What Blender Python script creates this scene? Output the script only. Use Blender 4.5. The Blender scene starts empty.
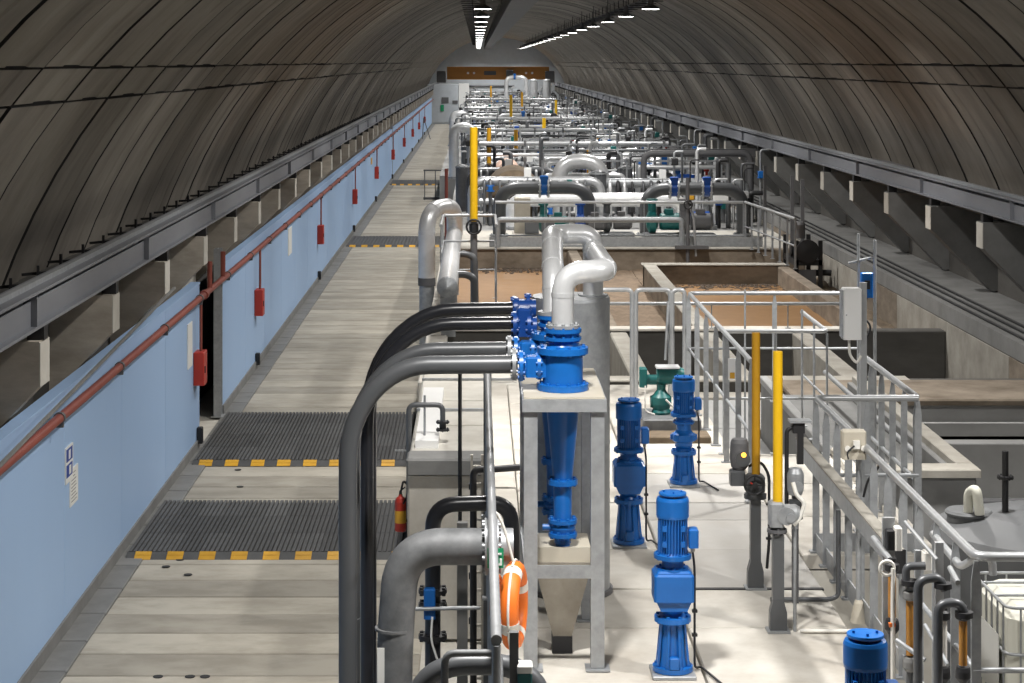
import bpy, math, random
from mathutils import Vector, Matrix
random.seed(7)
C = bpy.context.scene.collection
PI = math.pi
SC = bpy.context.scene

# ------------------------------------------------------------------ camera
cd = bpy.data.cameras.new('camera'); cam = bpy.data.objects.new('camera', cd); C.objects.link(cam)
cam.location = (0, 0, 5.8); cam.rotation_euler = (PI/2, 0, 0)
cd.sensor_width = 36; cd.lens = 2000/1024*36
cd.shift_x = 35/1024; cd.shift_y = -279.5/1024
cd.clip_start = 0.5; cd.clip_end = 400
SC.camera = cam
# ------------------------------------------------------------------ world, exposure
w = bpy.data.worlds.new('world'); SC.world = w; w.use_nodes = True
w.node_tree.nodes['Background'].inputs[0].default_value = (0.8, 0.88, 1, 1)
w.node_tree.nodes['Background'].inputs[1].default_value = 0.02
SC.view_settings.view_transform = 'Standard'; SC.view_settings.look = 'None'
SC.view_settings.gamma = 1; SC.view_settings.exposure = 0.0
LAMP_W = 270.0        # watts of each high-bay lamp
LAMP_ROWS = (0.15, 4.6)
LAMP_Y = [9.5 + 8.7*i for i in range(24)]
LAMP_Z = 7.2
for lx in LAMP_ROWS:
    pass   # the lamps themselves, each with its own light, are built in lamp() below

# ------------------------------------------------------------------ materials
def mat(name, col, rough=0.6, metal=0.0, dirt=0.25, scale=3.0, dark=None, bump=0.0, stretch=(1,1,1), var=0.0, fine=0.0, spec=0.5, alpha=1.0, trans=0.0, contrast=(0.35,0.7)):
    m = bpy.data.materials.new(name); m.use_nodes = True
    nt = m.node_tree; N = nt.nodes; L = nt.links
    b = N['Principled BSDF']
    b.inputs['Roughness'].default_value = rough; b.inputs['Metallic'].default_value = metal
    b.inputs['Specular IOR Level'].default_value = spec
    if trans: b.inputs['Transmission Weight'].default_value = trans
    if alpha < 1: b.inputs['Alpha'].default_value = alpha
    if dark is None: dark = tuple(c*0.5 for c in col)
    tc = N.new('ShaderNodeTexCoord'); mp = N.new('ShaderNodeMapping'); mp.inputs['Scale'].default_value = stretch
    oi = N.new('ShaderNodeObjectInfo')
    L.new(tc.outputs['Object'], mp.inputs['Vector'])
    off = N.new('ShaderNodeVectorMath'); off.operation = 'ADD'
    sc = N.new('ShaderNodeVectorMath'); sc.operation = 'SCALE'; sc.inputs[0].default_value = (37, 91, 53)
    L.new(oi.outputs['Random'], sc.inputs['Scale']); L.new(mp.outputs[0], off.inputs[0]); L.new(sc.outputs[0], off.inputs[1])
    n1 = N.new('ShaderNodeTexNoise'); n1.inputs['Scale'].default_value = scale; n1.inputs['Detail'].default_value = 8; n1.inputs['Roughness'].default_value = 0.65
    L.new(off.outputs[0], n1.inputs['Vector'])
    cr = N.new('ShaderNodeMapRange'); cr.inputs[1].default_value = contrast[0]; cr.inputs[2].default_value = contrast[1]
    L.new(n1.outputs[0], cr.inputs[0])
    ml = N.new('ShaderNodeMath'); ml.operation = 'MULTIPLY'; ml.inputs[1].default_value = dirt
    L.new(cr.outputs[0], ml.inputs[0])
    mx = N.new('ShaderNodeMix'); mx.data_type = 'RGBA'
    mx.inputs[6].default_value = (*col, 1); mx.inputs[7].default_value = (*dark, 1)
    L.new(ml.outputs[0], mx.inputs[0])
    out = mx.outputs[2]
    if var:
        hs = N.new('ShaderNodeHueSaturation'); mr = N.new('ShaderNodeMapRange')
        mr.inputs[3].default_value = 1-var; mr.inputs[4].default_value = 1+var
        L.new(oi.outputs['Random'], mr.inputs[0]); L.new(mr.outputs[0], hs.inputs['Value']); L.new(out, hs.inputs['Color']); out = hs.outputs[0]
    L.new(out, b.inputs['Base Color'])
    if bump:
        bp = N.new('ShaderNodeBump'); bp.inputs['Strength'].default_value = bump; bp.inputs['Distance'].default_value = 0.02
        L.new(n1.outputs[0], bp.inputs['Height']); L.new(bp.outputs[0], b.inputs['Normal'])
    return m

def emis(name, col, s):
    m = bpy.data.materials.new(name); m.use_nodes = True; b = m.node_tree.nodes['Principled BSDF']
    b.inputs['Base Color'].default_value = (*col, 1); b.inputs['Emission Color'].default_value = (*col, 1); b.inputs['Emission Strength'].default_value = s
    return m

M = dict(
 vault = mat('vault_concrete', (.26,.238,.205), .9, 0, .8, 1.0, (.115,.10,.085), .3, (.45,.85,.45), .15, contrast=(.36,.68)),
 backing = mat('joint_dark', (.03,.03,.03), .95, 0, .3, 2),
 conc = mat('light_concrete', (.55,.53,.48), .85, 0, .5, 2.2, (.30,.27,.22), .2, var=.05),
 slab = mat('slab_concrete', (.40,.37,.31), .85, 0, .55, 1.2, (.22,.195,.155), .2, (1,1.7,1), .17, contrast=(.40,.62)),
 pale = mat('pale_concrete', (.60,.575,.52), .8, 0, .75, 1.5, (.33,.29,.24), .12, var=.07),
 greyc = mat('grey_concrete', (.21,.21,.205), .85, 0, .6, 2.0, (.11,.11,.105), .2, var=.06),
 darkc = mat('dark_concrete', (.10,.096,.088), .9, 0, .7, 1.5, (.06,.055,.05), .3, (1,1,2.5), .10),
 basin = mat('basin_concrete', (.27,.225,.175), .9, 0, .9, 1.4, (.11,.085,.06), .35, (1,1,2.0), .06),
 mud = mat('mud', (.26,.19,.13), .9, 0, .8, 2.5, (.12,.085,.055), .5),
 liquid = mat('brown_liquor', (.30,.17,.075), .45, 0, .5, 3, (.20,.105,.04), .12, spec=.3),
 foam = mat('foam', (.10,.075,.055), .9, 0, .9, 9, (.035,.025,.018), .9, var=.2),
 blue_wall = mat('blue_panel', (.34,.49,.72), .55, 0, .28, .5, (.27,.40,.62), .02, (1,.6,.25), .02),
 dgrey = mat('dark_grey_paint', (.115,.115,.12), .6, 0, .3, 4, var=.05),
 steel = mat('galvanised_steel', (.40,.415,.43), .45, .4, .6, 14, (.22,.23,.24), .04, var=.06),
 steelr = mat('galvanised_handrail', (.45,.46,.47), .4, .5, .4, 8, (.27,.28,.29), var=.05),
 silver = mat('silver_cladding', (.74,.75,.76), .32, .4, .45, 5, (.48,.49,.50), .05, var=.06),
 girder = mat('girder_paint', (.24,.25,.275), .5, .2, .5, 1.2, (.12,.125,.14), .05, (1,.3,1)),
 greyp = mat('grey_pipe', (.09,.094,.10), .38, .15, .35, 6, (.085,.09,.095), .03, var=.05),
 castg = mat('dull_grey_pipe', (.19,.195,.20), .6, .2, .8, 9, (.095,.10,.105), .12),
 black = mat('black_pipe', (.018,.019,.023), .28, 0, .3, 6, (.03,.03,.035)),
 blackm = mat('black_metal', (.025,.025,.027), .5, .2, .3, 6),
 blue = mat('blue_paint', (.008,.125,.44), .32, 0, .35, 7, (.006,.08,.29), .02, var=.08),
 dblue = mat('deep_blue_paint', (.01,.07,.32), .35, 0, .35, 7, (.006,.04,.2), .02, var=.08),
 teal = mat('teal_paint', (.006,.12,.115), .4, 0, .4, 8, (.004,.06,.06)),
 red = mat('red_paint', (.45,.035,.02), .45, 0, .3, 5, (.28,.02,.012), var=.06),
 redpipe = mat('oxide_red_pipe', (.27,.065,.045), .5, 0, .5, 3, (.14,.035,.025), 0, (1,.4,1)),
 yellow = mat('yellow_paint', (.80,.48,.01), .4, 0, .3, 5, (.55,.30,.008), var=.04),
 oldyellow = mat('worn_yellow_paint', (.52,.27,.01), .5, 0, .4, 5, (.30,.14,.006)),
 rubber = mat('rubber_mat', (.075,.076,.077), .75, 0, .5, 5, (.035,.035,.035), .2, var=.25),
 reflector = mat('yellow_reflector', (.70,.38,.03), .5, 0, .4, 6, (.42,.2,.01), var=.15),
 white = mat('white_enamel', (.80,.80,.79), .4, 0, .15, 5, (.6,.6,.58)),
 beige = mat('beige_plastic', (.50,.46,.38), .55, 0, .3, 6, (.33,.29,.22)),
 orange = mat('orange_ring', (.85,.19,.02), .5, 0, .25, 6, (.62,.10,.01)),
 rope = mat('white_rope', (.75,.73,.68), .8, 0, .2, 20),
 green = mat('green_sign', (.01,.28,.12), .5, 0, .1, 5),
 amber = mat('amber_tube', (.42,.20,.04), .25, 0, .5, 9, (.22,.08,.01)),
 hdpe = mat('milky_bottle', (.78,.77,.68), .45, 0, .2, 2, (.66,.64,.52)),
 hopper = mat('bare_sheet_steel', (.40,.37,.32), .5, .5, .6, 4, (.20,.17,.13), .06),
 craneo = mat('orange_crane', (.50,.22,.04), .5, 0, .4, 1, (.34,.14,.03)),
 tankg = mat('grey_tank', (.13,.135,.14), .5, 0, .3, 2, (.09,.09,.095)),
 purple = mat('violet_hose', (.12,.10,.45), .5),
 pink = mat('primer_pink', (.55,.38,.30), .6, 0, .3, 4),
 lens = emis('lamp_lens', (1,.98,.95), 14), amberlamp = emis('amber_lamp', (1,.45,.05), 3.0),
)
M['haunchc'] = mat('haunch_concrete', (.50,.45,.38), .9, 0, .7, 1.5, (.24,.21,.17), .3, (1,1,3), .08)
M['midc'] = mat('mid_grey_concrete', (.34,.34,.335), .85, 0, .6, 1.2, (.22,.22,.215), .15, var=.05)
M['aged'] = mat('aged_concrete', (.40,.38,.335), .88, 0, .8, 1.6, (.20,.18,.15), .25, var=.08)
M['cabin'] = mat('cabin_paint_wall_haze', (.50,.54,.58), .6, 0, .2, 2)
M['pipes_dark'] = mat('dark_steel', (.16,.165,.17), .45, .4, .5, 6)  # darker steel, one of several pipe colours
M['moss'] = mat('rusty_dirt', (.20,.15,.10), .95, 0, .9, 3, (.08,.06,.04), .6)
M['signw'] = mat('sign_white', (.75,.75,.72), .6, 0, .1, 4)
M['signb'] = mat('sign_blue', (.02,.06,.30), .6, 0, .1, 4)
M['cover'] = mat('cover_slab_grey', (.40,.39,.37), .8, 0, .5, 2.5, (.32,.29,.25), .15, var=.14)

# ------------------------------------------------------------------ mesh builder
class MB:
    def __init__(s): s.v = []; s.f = []; s.sm = []
    def add(s, vs, fs, smooth=False):
        o = len(s.v); s.v += [tuple(p) for p in vs]
        for f in fs: s.f.append(tuple(i+o for i in f)); s.sm.append(smooth)
        return s
    def box(s, x0, x1, y0, y1, z0, z1):
        return s.add([(x0,y0,z0),(x1,y0,z0),(x1,y1,z0),(x0,y1,z0),(x0,y0,z1),(x1,y0,z1),(x1,y1,z1),(x0,y1,z1)],
            [(3,2,1,0),(4,5,6,7),(0,1,5,4),(1,2,6,5),(2,3,7,6),(3,0,4,7)])
    def cbox(s, c, sx, sy, sz): return s.box(c[0]-sx/2,c[0]+sx/2,c[1]-sy/2,c[1]+sy/2,c[2]-sz/2,c[2]+sz/2)
    def bbox(s, x0, x1, y0, y1, z0, z1, b=.01):      # box with chamfered upright edges and top
        r = [(x0+b,y0),(x1-b,y0),(x1,y0+b),(x1,y1-b),(x1-b,y1),(x0+b,y1),(x0,y1-b),(x0,y0+b)]
        cx, cy = (x0+x1)/2, (y0+y1)/2
        t = [(cx+(x-cx)*(1-2*b/(x1-x0)), cy+(y-cy)*(1-2*b/(y1-y0))) for x, y in r]
        vs = [(x,y,z0) for x,y in r]+[(x,y,z1-b) for x,y in r]+[(x,y,z1) for x,y in t]
        fs = [tuple(range(7,-1,-1)), tuple(range(16,24))]
        for k in (0, 8):
            for i in range(8): j = (i+1) % 8; fs.append((k+i,k+j,k+8+j,k+8+i))
        return s.add(vs, fs)
    def bar(s, p, q, w, h):
        p = Vector(p); q = Vector(q); d = (q-p).normalized()
        up = Vector((0,0,1)) if abs(d.z) < .95 else Vector((0,1,0))
        a = d.cross(up).normalized(); b = a.cross(d).normalized()
        vs = []
        for o in (p, q):
            for i, j in ((-1,-1),(1,-1),(1,1),(-1,1)): vs.append(o + a*(i*w/2) + b*(j*h/2))
        return s.add(vs, [(0,1,2,3),(7,6,5,4),(4,5,1,0),(5,6,2,1),(6,7,3,2),(7,4,0,3)])
    def tube(s, pts, r, n=12, cap=True):
        pts = [Vector(p) for p in pts]; m = len(pts)
        rr = r if isinstance(r, (list, tuple)) else [r]*m
        T = []
        for i in range(m):
            a = pts[max(i-1,0)]; b = pts[min(i+1,m-1)]; T.append((b-a).normalized())
        up = Vector((0,0,1)) if abs(T[0].z) < .9 else Vector((1,0,0))
        nrm = (up - T[0]*up.dot(T[0])).normalized(); vs = []
        for i in range(m):
            nrm = (nrm - T[i]*nrm.dot(T[i])).normalized(); bn = T[i].cross(nrm)
            for k in range(n):
                t = 2*PI*k/n; vs.append(pts[i] + (nrm*math.cos(t) + bn*math.sin(t))*rr[i])
        fs = []
        for i in range(m-1):
            for k in range(n): j = (k+1) % n; fs.append((i*n+k, i*n+j, (i+1)*n+j, (i+1)*n+k))
        s.add(vs, fs, True)
        if cap:
            s.add([vs[k] for k in range(n)], [tuple(range(n-1,-1,-1))]); s.add([vs[(m-1)*n+k] for k in range(n)], [tuple(range(n))])
        return s
    def lathe(s, c, prof, n=20, axis='z', flat=False):
        vs = []
        for r, h in prof:
            for k in range(n):
                t = 2*PI*k/n; a, b = r*math.cos(t), r*math.sin(t)
                vs.append({'z':(c[0]+a,c[1]+b,c[2]+h),'x':(c[0]+h,c[1]+a,c[2]+b),'y':(c[0]+b,c[1]+h,c[2]+a)}[axis])
        # every profile step gets its own ring pair so that shoulders stay crisp
        m = len(prof)
        for i in range(m-1):
            a = vs[i*n:(i+1)*n]; b = vs[(i+1)*n:(i+2)*n]
            s.add(a+b, [(k,(k+1)%n,n+(k+1)%n,n+k) for k in range(n)], not flat)
        s.add(vs[:n], [tuple(range(n-1,-1,-1))]); s.add(vs[-n:], [tuple(range(n))])
        return s
    def ring(s, c, R, r, axis='y', n=28, m=10, a0=0, a1=2*PI):
        pts = []
        full = abs(a1-a0) > 6.2
        k = n if not full else n+1
        for i in range(n+1):
            t = a0+(a1-a0)*i/n; u, v = R*math.cos(t), R*math.sin(t)
            pts.append({'z':(c[0]+u,c[1]+v,c[2]),'x':(c[0],c[1]+u,c[2]+v),'y':(c[0]+u,c[1],c[2]+v)}[axis])
        return s.tube(pts, r, m, not full)
    def prism(s, poly, lo, hi, plane='xz'):
        n = len(poly); f = (lambda a,b,t:(a,t,b)) if plane == 'xz' else ((lambda a,b,t:(t,a,b)) if plane == 'yz' else (lambda a,b,t:(a,b,t)))
        vs = [f(a,b,lo) for a,b in poly]+[f(a,b,hi) for a,b in poly]
        return s.add(vs, [tuple(range(n)), tuple(range(2*n-1,n-1,-1))]+[(i,n+i,n+(i+1)%n,(i+1)%n) for i in range(n)])
    def flange(s, c, r, t, axis='z', bolts=8, br=None, n=20):
        s.lathe(c, [(r,-t/2),(r,t/2)], n, axis)
        br = br or r*.1
        for i in range(bolts):
            a = 2*PI*(i+.5)/bolts; u, v = r*.84*math.cos(a), r*.84*math.sin(a)
            p = {'z':(c[0]+u,c[1]+v,c[2]),'x':(c[0],c[1]+u,c[2]+v),'y':(c[0]+v,c[1],c[2]+u)}[axis]
            s.lathe(p, [(br,-t/2-br),(br,t/2+br)], 6, axis)
        return s
    def mesh(s, name, m, off=(0,0,0)):
        me = bpy.data.meshes.new(name)
        ox, oy, oz = off
        me.from_pydata([(x-ox,y-oy,z-oz) for x,y,z in s.v], [], s.f)
        me.polygons.foreach_set('use_smooth', s.sm)
        me.materials.append(M[m]); me.update()
        return me

def fil(pts, R, seg=6):
    pts = [Vector(p) for p in pts]; out = [pts[0]]
    for i in range(1, len(pts)-1):
        a, b, c = pts[i-1], pts[i], pts[i+1]
        d1 = (a-b); d2 = (c-b); l = min(R, d1.length*.49, d2.length*.49)
        p, q = b+d1.normalized()*l, b+d2.normalized()*l
        for k in range(seg+1):
            t = k/seg
            out.append(p*(1-t)**2*1.0 + b*2*t*(1-t) + q*t*t)
    out.append(pts[-1]); return out
def at(px, py, Y): return ((px-477)*Y/2000, Y, 5.8-(py-62)*Y/2000)

ORI = {}
def thing(name, label, cat, loc=(0,0,0), group=None):
    o = bpy.data.objects.new(name, None); C.objects.link(o); o.location = loc; o.empty_display_size = .1
    o['label'] = label; o['category'] = cat
    if group: o['group'] = group
    ORI[o] = tuple(loc); return o
def part(name, mb, m, par, label=None, kind=None, root=None):
    off = ORI.get(par, (0,0,0)); me = mb.mesh(name, m, off)
    o = bpy.data.objects.new(name, me); C.objects.link(o); o.parent = par
    ORI[o] = off
    if label: o['label'] = label
    if kind: o['kind'] = kind
    return o
def solo(name, mb, m, label, cat, loc=(0,0,0), group=None):
    o = bpy.data.objects.new(name, mb.mesh(name, m, loc)); C.objects.link(o); o.location = loc
    o['label'] = label; o['category'] = cat; ORI[o] = tuple(loc)
    if group: o['group'] = group
    return o
def struct(name, mb, m, par=None):
    o = bpy.data.objects.new(name, mb.mesh(name, m)); C.objects.link(o); ORI[o] = (0,0,0)
    if par: o.parent = par
    else: o['kind'] = 'structure'
    return o
def inst(name, me, par, loc, rot=(0,0,0), scale=(1,1,1)):
    o = bpy.data.objects.new(name, me); C.objects.link(o); o.parent = par
    f = ORI.get(par, (0,0,0)) if par else (0,0,0)
    o.location = (loc[0]-f[0], loc[1]-f[1], loc[2]-f[2]); o.rotation_euler = rot; o.scale = scale
    return o
def dup(root, loc, label=None, group=None, rotz=0):
    r = root.copy(); C.objects.link(r); r.location = loc; r.rotation_euler = (0,0,rotz)
    if label: r['label'] = label
    if group: r['group'] = group
    for ch in list(root.children):
        c = ch.copy(); C.objects.link(c); c.parent = r
        for g in list(ch.children):
            d = g.copy(); C.objects.link(d); d.parent = c
    return r

# ================================================================== THE SETTING
END = 214.0
# floor: base plate and separate concrete cover slabs of the roadway
floor = struct('floor', MB().box(-5.2, 9.6, -3, END+1, -.3, -.035), 'conc')
KX = 3.35; RW = -3.9
y = 12.6; slabs = []
k = 0
for var_ in range(3):
    slabs.append(MB().bbox(-KX/2, KX/2, -.336, .336, -.16, 0, .012).mesh('floor_slab', 'slab'))
while y < 110:
    o = inst('floor_slab', slabs[k % 3], floor, (RW+KX/2, y+.35, random.uniform(-.006, .004)), (0, 0, random.uniform(-.002,.002))); y += .7; k += 1
mb = MB()
while y < END: mb.box(RW, RW+KX, y+.015, y+.685, -.1, 0); y += .7
p_ = struct('floor_slab', mb, 'slab', floor); p_['kind'] = 'stuff'
kb = MB().bbox(-.14, .14, -.485, .485, -.1, .012, .01).mesh('kerb_block', 'greyc')
y = 10.5; k = 0
while k < 110: inst('kerb_block', kb, floor, (-4.04, y, 0)); y += 1.0; k += 1
mb = MB(); mb.box(-4.18, -3.9, y-.5, END, -.1, .012); p_ = struct('kerb_block', mb, 'greyc', floor); p_['kind'] = 'stuff'
# small dark lifting holes in some slabs
for (px, py) in ((158,677),(190,677),(205,677),(188,575),(180,560),(166,567),(240,487),(238,470)):
    Y = 11600/(py-62); X = (px-477)*Y/2000
    struct('lifting_socket', MB().lathe((X, Y, .0035), [(.045,-.004),(.05,.004)], 10), 'backing', floor)

# left wall: concrete behind, blue panels in front
wl = struct('wall_left', MB().box(-5.5, -4.75, -3, END, 0, 3.22), 'darkc')
PZ = 2.45
def blue_run(y0, y1, n):
    for i in range(n):
        a = y0+(y1-y0)*i/n; b = y0+(y1-y0)*(i+1)/n
        yield (a+b)/2, (b-a)
bp = None
for y0, y1, n in ((7.1, 30.2, 7), (32.9, 98.9, 20), (99.3, 185, 26)):
    L_ = (y1-y0)/n
    me = MB().bbox(-.06, .06, -L_/2+.004, L_/2-.004, 0, PZ, .006).mesh('wall_panel', 'blue_wall')
    for yc, _ in blue_run(y0, y1, n): inst('wall_panel', me, wl, (-4.25, yc, 0))
    bb = MB().box(-4.19, -4.165, y0, y1, .01, .15)
    o = struct('baseboard_left', bb, 'greyc')
    struct('top_channel', MB().box(-4.32, -4.18, y0, y1, PZ, PZ+.03), 'blue_wall', wl)
# return faces beside the gap, and the concrete seen in it
struct('gap_lining', MB().box(-4.75, -4.6, 30.25, 32.7, 0, 2.9), 'conc', wl)
for i, Y in enumerate((32.75, 99.1)):
    c = MB(); c.box(-4.30,-4.18,Y-.1,Y-.085,0,2.75); c.box(-4.30,-4.18,Y+.085,Y+.1,0,2.75); c.box(-4.25,-4.235,Y-.085,Y+.085,0,2.75)
    c.box(-4.34,-4.14,Y-.14,Y+.14,0,.015)
    solo('steel_column', c, 'steel', ['dark grey steel column beside the gap in the blue wall panels','dark steel column standing far down the blue wall'][i], 'column', (-4.24,Y,0))

# haunches (concrete fins that carry the crane girders)
wr = struct('wall_right', MB().box(9.35, 9.9, -3, END, 1.4, 3.22).box(8.0, 9.35, -3, END, -.3, 1.40), 'darkc')
fl = MB().prism([(-4.05,3.21),(-4.05,2.80),(-4.76,2.05),(-4.76,3.21)], -.2, .2).mesh('haunch', 'haunchc')
fr = MB().prism([(8.15,3.21),(9.36,3.21),(9.36,1.70),(9.26,1.68),(8.15,2.80)], -.2, .2).mesh('haunch', 'greyc')
fe = MB().box(-.006,.006,-.2,.2,2.79,3.2).mesh('painted_end', 'conc')
gp = MB().cbox((0,0,3.285), .16, .16, .15).mesh('bearing_pad', 'blackm')
girders = []
HY_L = [18.7+3.7*i for i in range(-4, 52)]; HY_R = [18.7+2.6+3.7*i-3.7 for i in range(-3, 53)]
HY_L = [y for y in HY_L if y < 212]; HY_R = [y for y in HY_R if y < 212]
for Y in HY_L: inst('haunch', fl, wl, (0,Y,0)); inst('painted_end', fe, wl, (-4.045,Y,0))
for Y in HY_R: inst('haunch', fr, wr, (0,Y,0)); inst('painted_end', fe, wr, (8.145,Y,0))
for i in range(52):
    struct('wall_panel', MB().bbox(7.975, 8.0, 2+4*i+.01, 6+4*i-.01, .0, 1.38, .004), 'aged' if i%3 else 'basin', wr)  # added panels: lighter ones paint lit patches, darker ones are stains
# shelf at the foot of the right haunches
shelf = struct('trim_1', MB().box(7.98, 9.36, -3, END, 1.40, 1.66), 'greyc')
def girder(side, xin, ys, label):
    s = 1 if side == 'r' else -1
    g = thing('crane_girder', label, 'girder', (xin, 0, 3.28))
    def X(a): return xin + s*a
    def bx(m, a, b, z0, z1, y0=-2, y1=213): m.box(min(X(a),X(b)), max(X(a),X(b)), y0, y1, z0, z1)
    mb = MB(); bx(mb, .0,.30,3.36,3.39); bx(mb,.0,.30,3.68,3.71); bx(mb,.13,.15,3.39,3.68)
    bx(mb, .06, .072, 3.39, 3.62)
    part('beam', mb, 'girder', g)
    mb = MB(); bx(mb,.11,.17,3.71,3.76); part('crane_rail', mb, 'steel', g)
    st = MB().cbox((0,0,3.53), .13, .012, .29).mesh('stiffener', 'girder')
    for i in range(0, 34): inst('stiffener', st, g, (X(.066), 12.0+6.2*i, 0))
    for Y in ys: inst('bearing_pad', gp, g, (X(.11), Y, 0))
    return g
girder('l', -4.0, HY_L, 'long grey crane girder on concrete haunches above the blue wall')
girder('r', 8.15, HY_R, 'long grey crane girder on haunches along the right wall')
# ledges behind the girders, with clips
t2 = struct('trim_2', MB().box(-5.4, -4.32, -2, END, 3.22, 3.30), 'darkc')
t3 = struct('trim_3', MB().box(8.5, 9.7, -2, END, 3.22, 3.30), 'darkc')
clip = MB().bar((-.27,0,.06),(.27,0,.1),.03,.03).bar((-.1,-.05,.0),(-.1,-.05,.16),.03,.03).mesh('clip', 'blackm')
for i in range(60): inst('clip', clip, t2, (-4.62, 14+1.25*i, 3.46), (0,0,random.uniform(-.3,.3)))
for i in range(40): inst('clip', clip, t3, (8.85, 25+1.9*i, 3.42), (0,0,random.uniform(-.3,.3)))
mb = MB(); pts = [(8.62+.05*math.sin(i*1.3), 10+i*2.0, 3.62+.05*math.sin(i*.9)) for i in range(95)]
mb.tube(pts, .05, 7); solo('cable_bundle', mb, 'dgrey', 'thick grey cable bundle lying behind the right crane girder', 'cable', (8.6,10,3.6))
# pipes on the right shelf
for i, xx in enumerate((8.12, 8.32, 8.5)):
    solo('shelf_pipe', MB().tube([(xx,-1,1.69),(xx,212,1.69)], .022, 8), 'blackm',
         ['thin dark conduit nearest the edge of the right shelf','middle thin dark conduit on the right shelf','thin dark conduit nearest the wall on the right shelf'][i], 'conduit', (xx,0,1.68))
# ceiling: concrete vault
CX, CZ, A, B = 2.1, 0.6, 7.81, 7.81
def vp(deg, off=0): t = math.radians(deg); return (CX+(A+off)*math.cos(t), CZ+(B+off)*math.sin(t))
N_ = 60; prof = [vp(19+142*i/N_, .075) for i in range(N_+1)]; prof2 = [vp(19+142*i/N_, .45) for i in range(N_+1)]
mb = MB(); vs = [(x,-3,z) for x,z in prof]+[(x,END+.2,z) for x,z in prof]+[(x,-3,z) for x,z in prof2]+[(x,END+.2,z) for x,z in prof2]
n = N_+1; fs = []
for i in range(N_): fs += [(i,i+1,n+i+1,n+i),(2*n+i,3*n+i,3*n+i+1,2*n+i+1)]
mb.add(vs, fs, False); ceiling = struct('ceiling', mb, 'backing')
def panel(d0, d1, y0, y1, seg):
    m = MB(); a = [vp(d0+(d1-d0)*i/seg, 0) for i in range(seg+1)]; b = [vp(d0+(d1-d0)*i/seg, .07) for i in range(seg+1)]
    # shallow ribs: the formwork left steps across the ring
    ys = [y0, y0+.04, y0+(y1-y0)*.34, y0+(y1-y0)*.36, y0+(y1-y0)*.70, y0+(y1-y0)*.72, y1-.04, y1]
    of = [.0, 0, 0, .02, .02, .004, .0, .0]
    vs = []
    for yy, o in zip(ys, of):
        for i in range(seg+1):
            x, z = vp(d0+(d1-d0)*i/seg, o); vs.append((x, yy, z))
    fs = []
    w_ = seg+1
    for j in range(len(ys)-1):
        for i in range(seg): fs.append((j*w_+i, (j+1)*w_+i, (j+1)*w_+i+1, j*w_+i+1))
    m.add(vs, fs, False)
    # edges
    e = []
    for yy in (y0, y1): 
        vs = [(x,yy,z) for x,z in [vp(d0+(d1-d0)*i/seg,.0) for i in range(seg+1)]]+[(x,yy,z) for x,z in b]
        m.add(vs, [(i,i+1,w_+i+1,w_+i) for i in range(seg)])
    for d in (d0, d1):
        (xa,za),(xb,zb) = vp(d,.0), vp(d,.07); m.add([(xa,y0,za),(xa,y1,za),(xb,y1,zb),(xb,y0,zb)], [(0,1,2,3)])
    return m
RG = 2.3; SEGS = ((19.6,37.85,5),(38.1,41.1,2),(41.35,138.65,26),(138.9,141.9,2),(142.15,160.4,5))
def panel_mesh(m, nsurf):
    me = m.mesh('vault_panel', 'vault'); me.materials.append(M['backing'])
    for k in range(nsurf, len(me.polygons)): me.polygons[k].material_index = 1
    return me
pm = [panel_mesh(panel(a, b, .06, RG-.06, s), 7*s) for a, b, s in SEGS]
y = 15.1 - 6*RG; nr = 0
while y < 118:
    for me in pm:
        s_ = 1
        inst('vault_panel', me, ceiling, (random.uniform(-.008,.008), y, random.uniform(-.009,.007)))
    y += RG; nr += 1
far = MB()
while y < END-RG:
    for a, b, s in SEGS:
        p = panel(a, b, .025, RG-.025, max(2, s//2)); dz = random.uniform(-.009,.007)
        far.add([(X, Yy+y, Z+dz) for X, Yy, Z in p.v], p.f)
    y += RG
p_ = struct('vault_panel', far, 'vault', ceiling); p_['kind'] = 'stuff'
# far end wall, and an unseen wall behind the camera added for bounce
struct('wall_back', MB().box(-5.3, 9.9, END, END+.4, 0, 8.6), 'cabin')  # pale blue-grey: distance haze put into the wall colour
struct('wall_unseen_bounce', MB().box(-5.3, 9.9, -3.4, -3, 0, 8.6), 'greyc')

# ================================================================== LAMPS
def lamp_proto():
    t = thing('pendant_lamp', 'round high-bay lamp hanging under the vault', 'lamp', (0,0,0), 'high-bay lamps in two rows under the vault')
    part('housing', MB().lathe((0,0,0), [(.02,.34),(.07,.32),(.08,.12),(.2,.06),(.25,0),(.24,0),(.19,.05)], 18), 'dgrey', t)
    part('lens', MB().lathe((0,0,0), [(.225,-.004),(.225,.006)], 18), 'lens', t)
    part('hanger', MB().tube([(0,0,.3),(0,0,1.0)], .012, 6), 'blackm', t)
    return t
def light(x, y, z, par):
    ld = bpy.data.lights.new('lamp_light', 'AREA'); ld.shape = 'DISK'; ld.size = .42; ld.energy = LAMP_W; ld.color = (1,.975,.94); ld.spread = math.radians(145)
    o = bpy.data.objects.new('lamp_light', ld); C.objects.link(o); o.parent = par; o.location = (0,0,-.03)
lp = lamp_proto(); first = True
rowname = {0.15:'left', 4.6:'right'}
for lx in LAMP_ROWS:
    for i, ly in enumerate(LAMP_Y):
        o = lp if first else dup(lp, (lx, ly, LAMP_Z)); first = False
        o.location = (lx, ly, LAMP_Z)
        g = 'high-bay lamps of the %s row' % rowname[lx]; o['group'] = g
        NTH = ['nearest','second','third','fourth','fifth','sixth','seventh','eighth','ninth','tenth','eleventh','twelfth']
        o['label'] = ('round high-bay lamp of the %s row above the front of the hall, out of view' % rowname[lx]) if i < 4 else (('%s lamp in sight in the %s row under the vault' % (NTH[i-4], rowname[lx])) if i < 14 else 'far lamp of the %s row near the end of the tunnel' % rowname[lx])
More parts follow.
